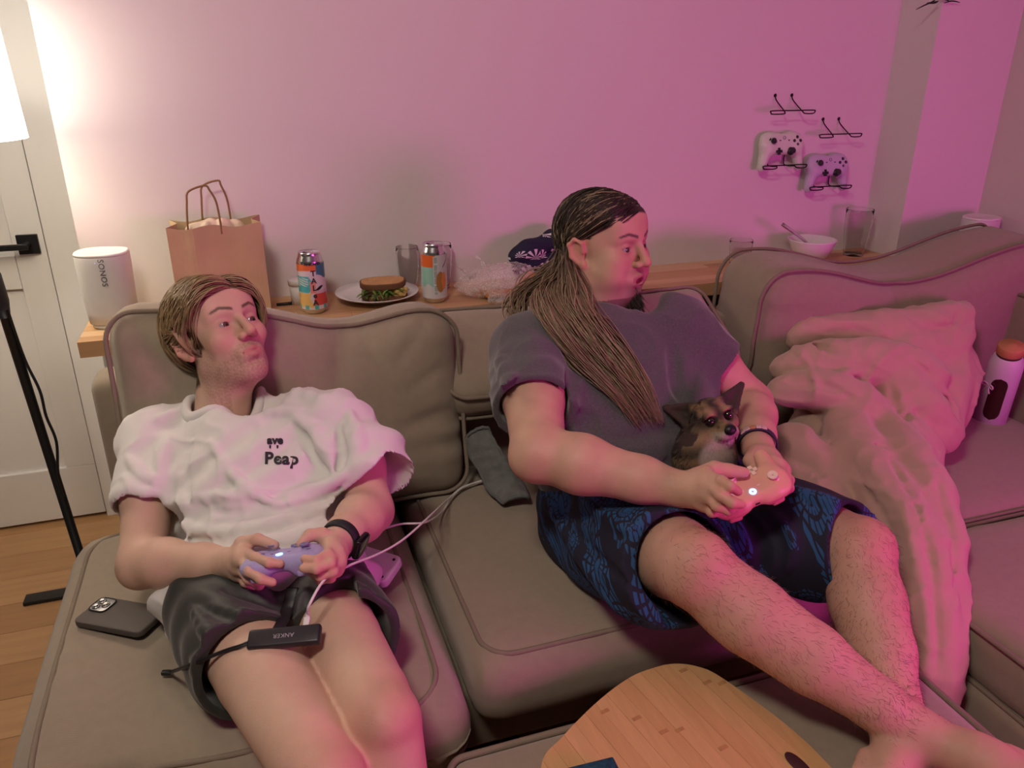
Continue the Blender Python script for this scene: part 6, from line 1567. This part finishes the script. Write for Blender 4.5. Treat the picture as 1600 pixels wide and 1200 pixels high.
# ================================================================== tray on the ottoman
def tray():
    pts = [onz(x, y, .455)[:2] for x, y in ((845, 1200), (880, 1150), (935, 1095), (985, 1058), (1030, 1041), (1062, 1037), (1095, 1043), (1125, 1057), (1200, 1110), (1255, 1155), (1300, 1200))]
    pts = [np.array(p) for p in pts]+[np.array(p) for p in ((.735, .56), (.70, .46), (.60, .40), (.44, .42), (.31, .52), (.272, .66))]
    O = catmull(np.array([(p[0], p[1], 0) for p in pts]), 6, closed=True)[:, :2]
    root = thing('lap_tray', 'rounded bamboo lap tray on the ottoman', 'tray', (.5, .65, .44)); d = unit(np.array([-.04, .226])); nrm = np.array([d[1], -d[0]])
    MB = [pmat('bamboo_%d' % i, c, .4, .16, 10, .05, 60, stretch=(9, .8, 9), detail=6) for i, c in enumerate(((.60, .37, .16), (.58, .35, .15), (.62, .385, .17)))]
    def clip(poly, n, o):
        out = []
        for i in range(len(poly)):
            a, b = poly[i], poly[(i+1) % len(poly)]; da, db = a @ n-o, b @ n-o
            if da <= 0: out.append(a)
            if (da < 0) != (db < 0) and da != db: out.append(a+(b-a)*da/(da-db))
        return out
    s = O @ nrm; lo, hi = s.min(), s.max(); n = 17; w = (hi-lo)/n
    for i in range(n):
        p = clip(clip(list(O), nrm, lo+(i+1)*w-.0002), -nrm, -(lo+i*w+.0002))
        if len(p) < 3: continue
        obj('strip', *extrude([tuple(q) for q in p], .440, .4552 if i % 2 else .4550), MB[i % 3], root, smooth=False)
    M_kn = pmat('bamboo_node', (.46, .25, .10), .5, .35, 90); r = np.random.default_rng(8)
    for px, py in ((1068, 1047), (1105, 1066), (1128, 1067), (945, 1111), (995, 1122), (1037, 1143), (1062, 1140), (1130, 1168)):
        c = onz(px, py, .4553); obj('node_mark', *xf(rbox((w*.6, .007, .0006), .0002, (2, 2, 2)), frame(c, np.append(nrm, 0), np.append(d, 0), (0, 0, 1.))), M_kn, root)
    c = onz(1247, 1194, .456); obj('handle_slot', *xf(bevelled(superell(.0105, .024, 2.2, 28), -.001, .0012, .0005), frame(c, np.append(nrm, 0), np.append(d, 0), (0, 0, 1.))), pmat('slot_dark', (.06, .02, .025), .5), root)
    M_felt = M_dark
    for a, b in ((.40, .55), (.62, .50), (.58, .84)): obj('foot', *xf(lathe([(.001, .428), (.012, .428), (.012, .442), (.001, .442)], 14), TM((a, b, 0))), M_rub, root)
    # small patterned box
    m = pmat('teal_patterned_card', (.012, .06, .10), .5, .9, 160, detail=1)
    a, b, c = onz(893, 1196, .478), onz(958, 1180, .478), onz(969, 1199, .478); x = unit(b-a); y = np.cross((0, 0, 1.), x); bx_ = thing('card_box', 'small dark teal patterned box on the tray', 'box', tuple(b))
    cc = b-x*.045-y*.030; cc[2] = .4665
    obj('box_body', *xf(rbox((.09, .060, .021), .003, (3, 3, 2)), frame(cc, x, y, (0, 0, 1.))), m, bx_); obj('lid_edge', *xf(rbox((.0908, .0608, .003), .001, (2, 2, 2)), frame(cc+np.array([0, 0, .004]), x, y, (0, 0, 1.))), m, bx_)
tray()
# ---- crumpled cloth on the floor under the sofa edge
def floorcloth():
    c = onz(775, 1185, .03); root = thing('floor_cloth', 'crumpled dark grey cloth on the floor under the sofa', 'cloth', (c[0], c[1], 0)); S = Sculpt(c-np.array([.12, .09, .035]), c+np.array([.12, .09, .05]), .004); r = np.random.default_rng(3)
    for i in range(9): S.cone(c+np.array([r.uniform(-.08, .0), r.uniform(-.05, .05), -.012]), c+np.array([r.uniform(0, .08), r.uniform(-.05, .05), r.uniform(-.012, .012)]), .016, .014, .004)
    V, Q = S.mesh(); obj('fabric', V, Q, pmat('dark_grey_fleece', (.10, .085, .085), .9, .2, 60), root)
floorcloth()
# ---- dark twig ornament on the column
def twig():
    root = thing('twig_ornament', 'thin black twig ornament hanging high on the wall column', 'ornament', tuple(ony(1470, 0, 1.97)))
    for pts, rr in ((((1431, 15), (1445, 8), (1458, 2), (1466, -6)), .0022), (((1448, 5), (1460, 4), (1466, 2)), .0035), (((1475, 5), (1484, 2), (1492, 2), (1500, 4)), .0020), (((1466, -6), (1475, -2), (1484, 2)), .0025)):
        Pp = catmull([ony(x, y, 1.972) for x, y in pts], 5); obj('twig', *tube(Pp, rr*np.sin(np.linspace(.35, math.pi-.35, len(Pp))), 6), M_black, root)
    Pp = [ony(1466, -6, 1.972), ony(1466, -40, 1.978)]; obj('stem', *tube(Pp, .0025, 6), M_black, root)
twig()
# ---- leg hair
def leghair(S, legs, skin, parent, n, seed):
    r = np.random.default_rng(seed); P = []; 
    V, Q = S.mesh(); acc = []
    for K, A in legs:
        d = A-K; L2 = d @ d; t = ((V-K) @ d)/L2; rad = np.linalg.norm(V-K-np.clip(t, 0, 1)[:, None]*d, axis=1); ok = np.where((t > -.35) & (t < .95) & (rad < .11))[0]
        ii = r.choice(ok, min(n, len(ok)), replace=False); c = K+np.clip(t[ii], 0, 1)[:, None]*d; nr = V[ii]-c; nr = unit_rows(nr); dd = unit(d); g = nr*.35+dd*.8+r.normal(size=nr.shape)*.35; g = unit_rows(g); Ln = r.uniform(.006, .014, (len(ii), 1)); p = V[ii]
        acc.append(np.stack([p-nr*.0005, p+g*Ln*.5, p+g*Ln-nr*Ln*.15], 1))
    P = np.vstack(acc); o = strands('leg_hair', P, np.array([.00021, .00018, .00006]), np.tile(np.array((.17, .10, .06)), (len(P), 1)), parent); tag(o, kind='stuff')
leghair(BODY2, ((KR2, AR2), (KL2, AL2)), SKIN2, man2, 3000, 1)
print('SCENE BUILD %.1fs, tris %d' % (time.time()-T0, sum(sum(len(p.vertices)-2 for p in o.data.polygons) for o in bpy.data.objects if o.type == 'MESH' and len(o.data.polygons) < 3000)))
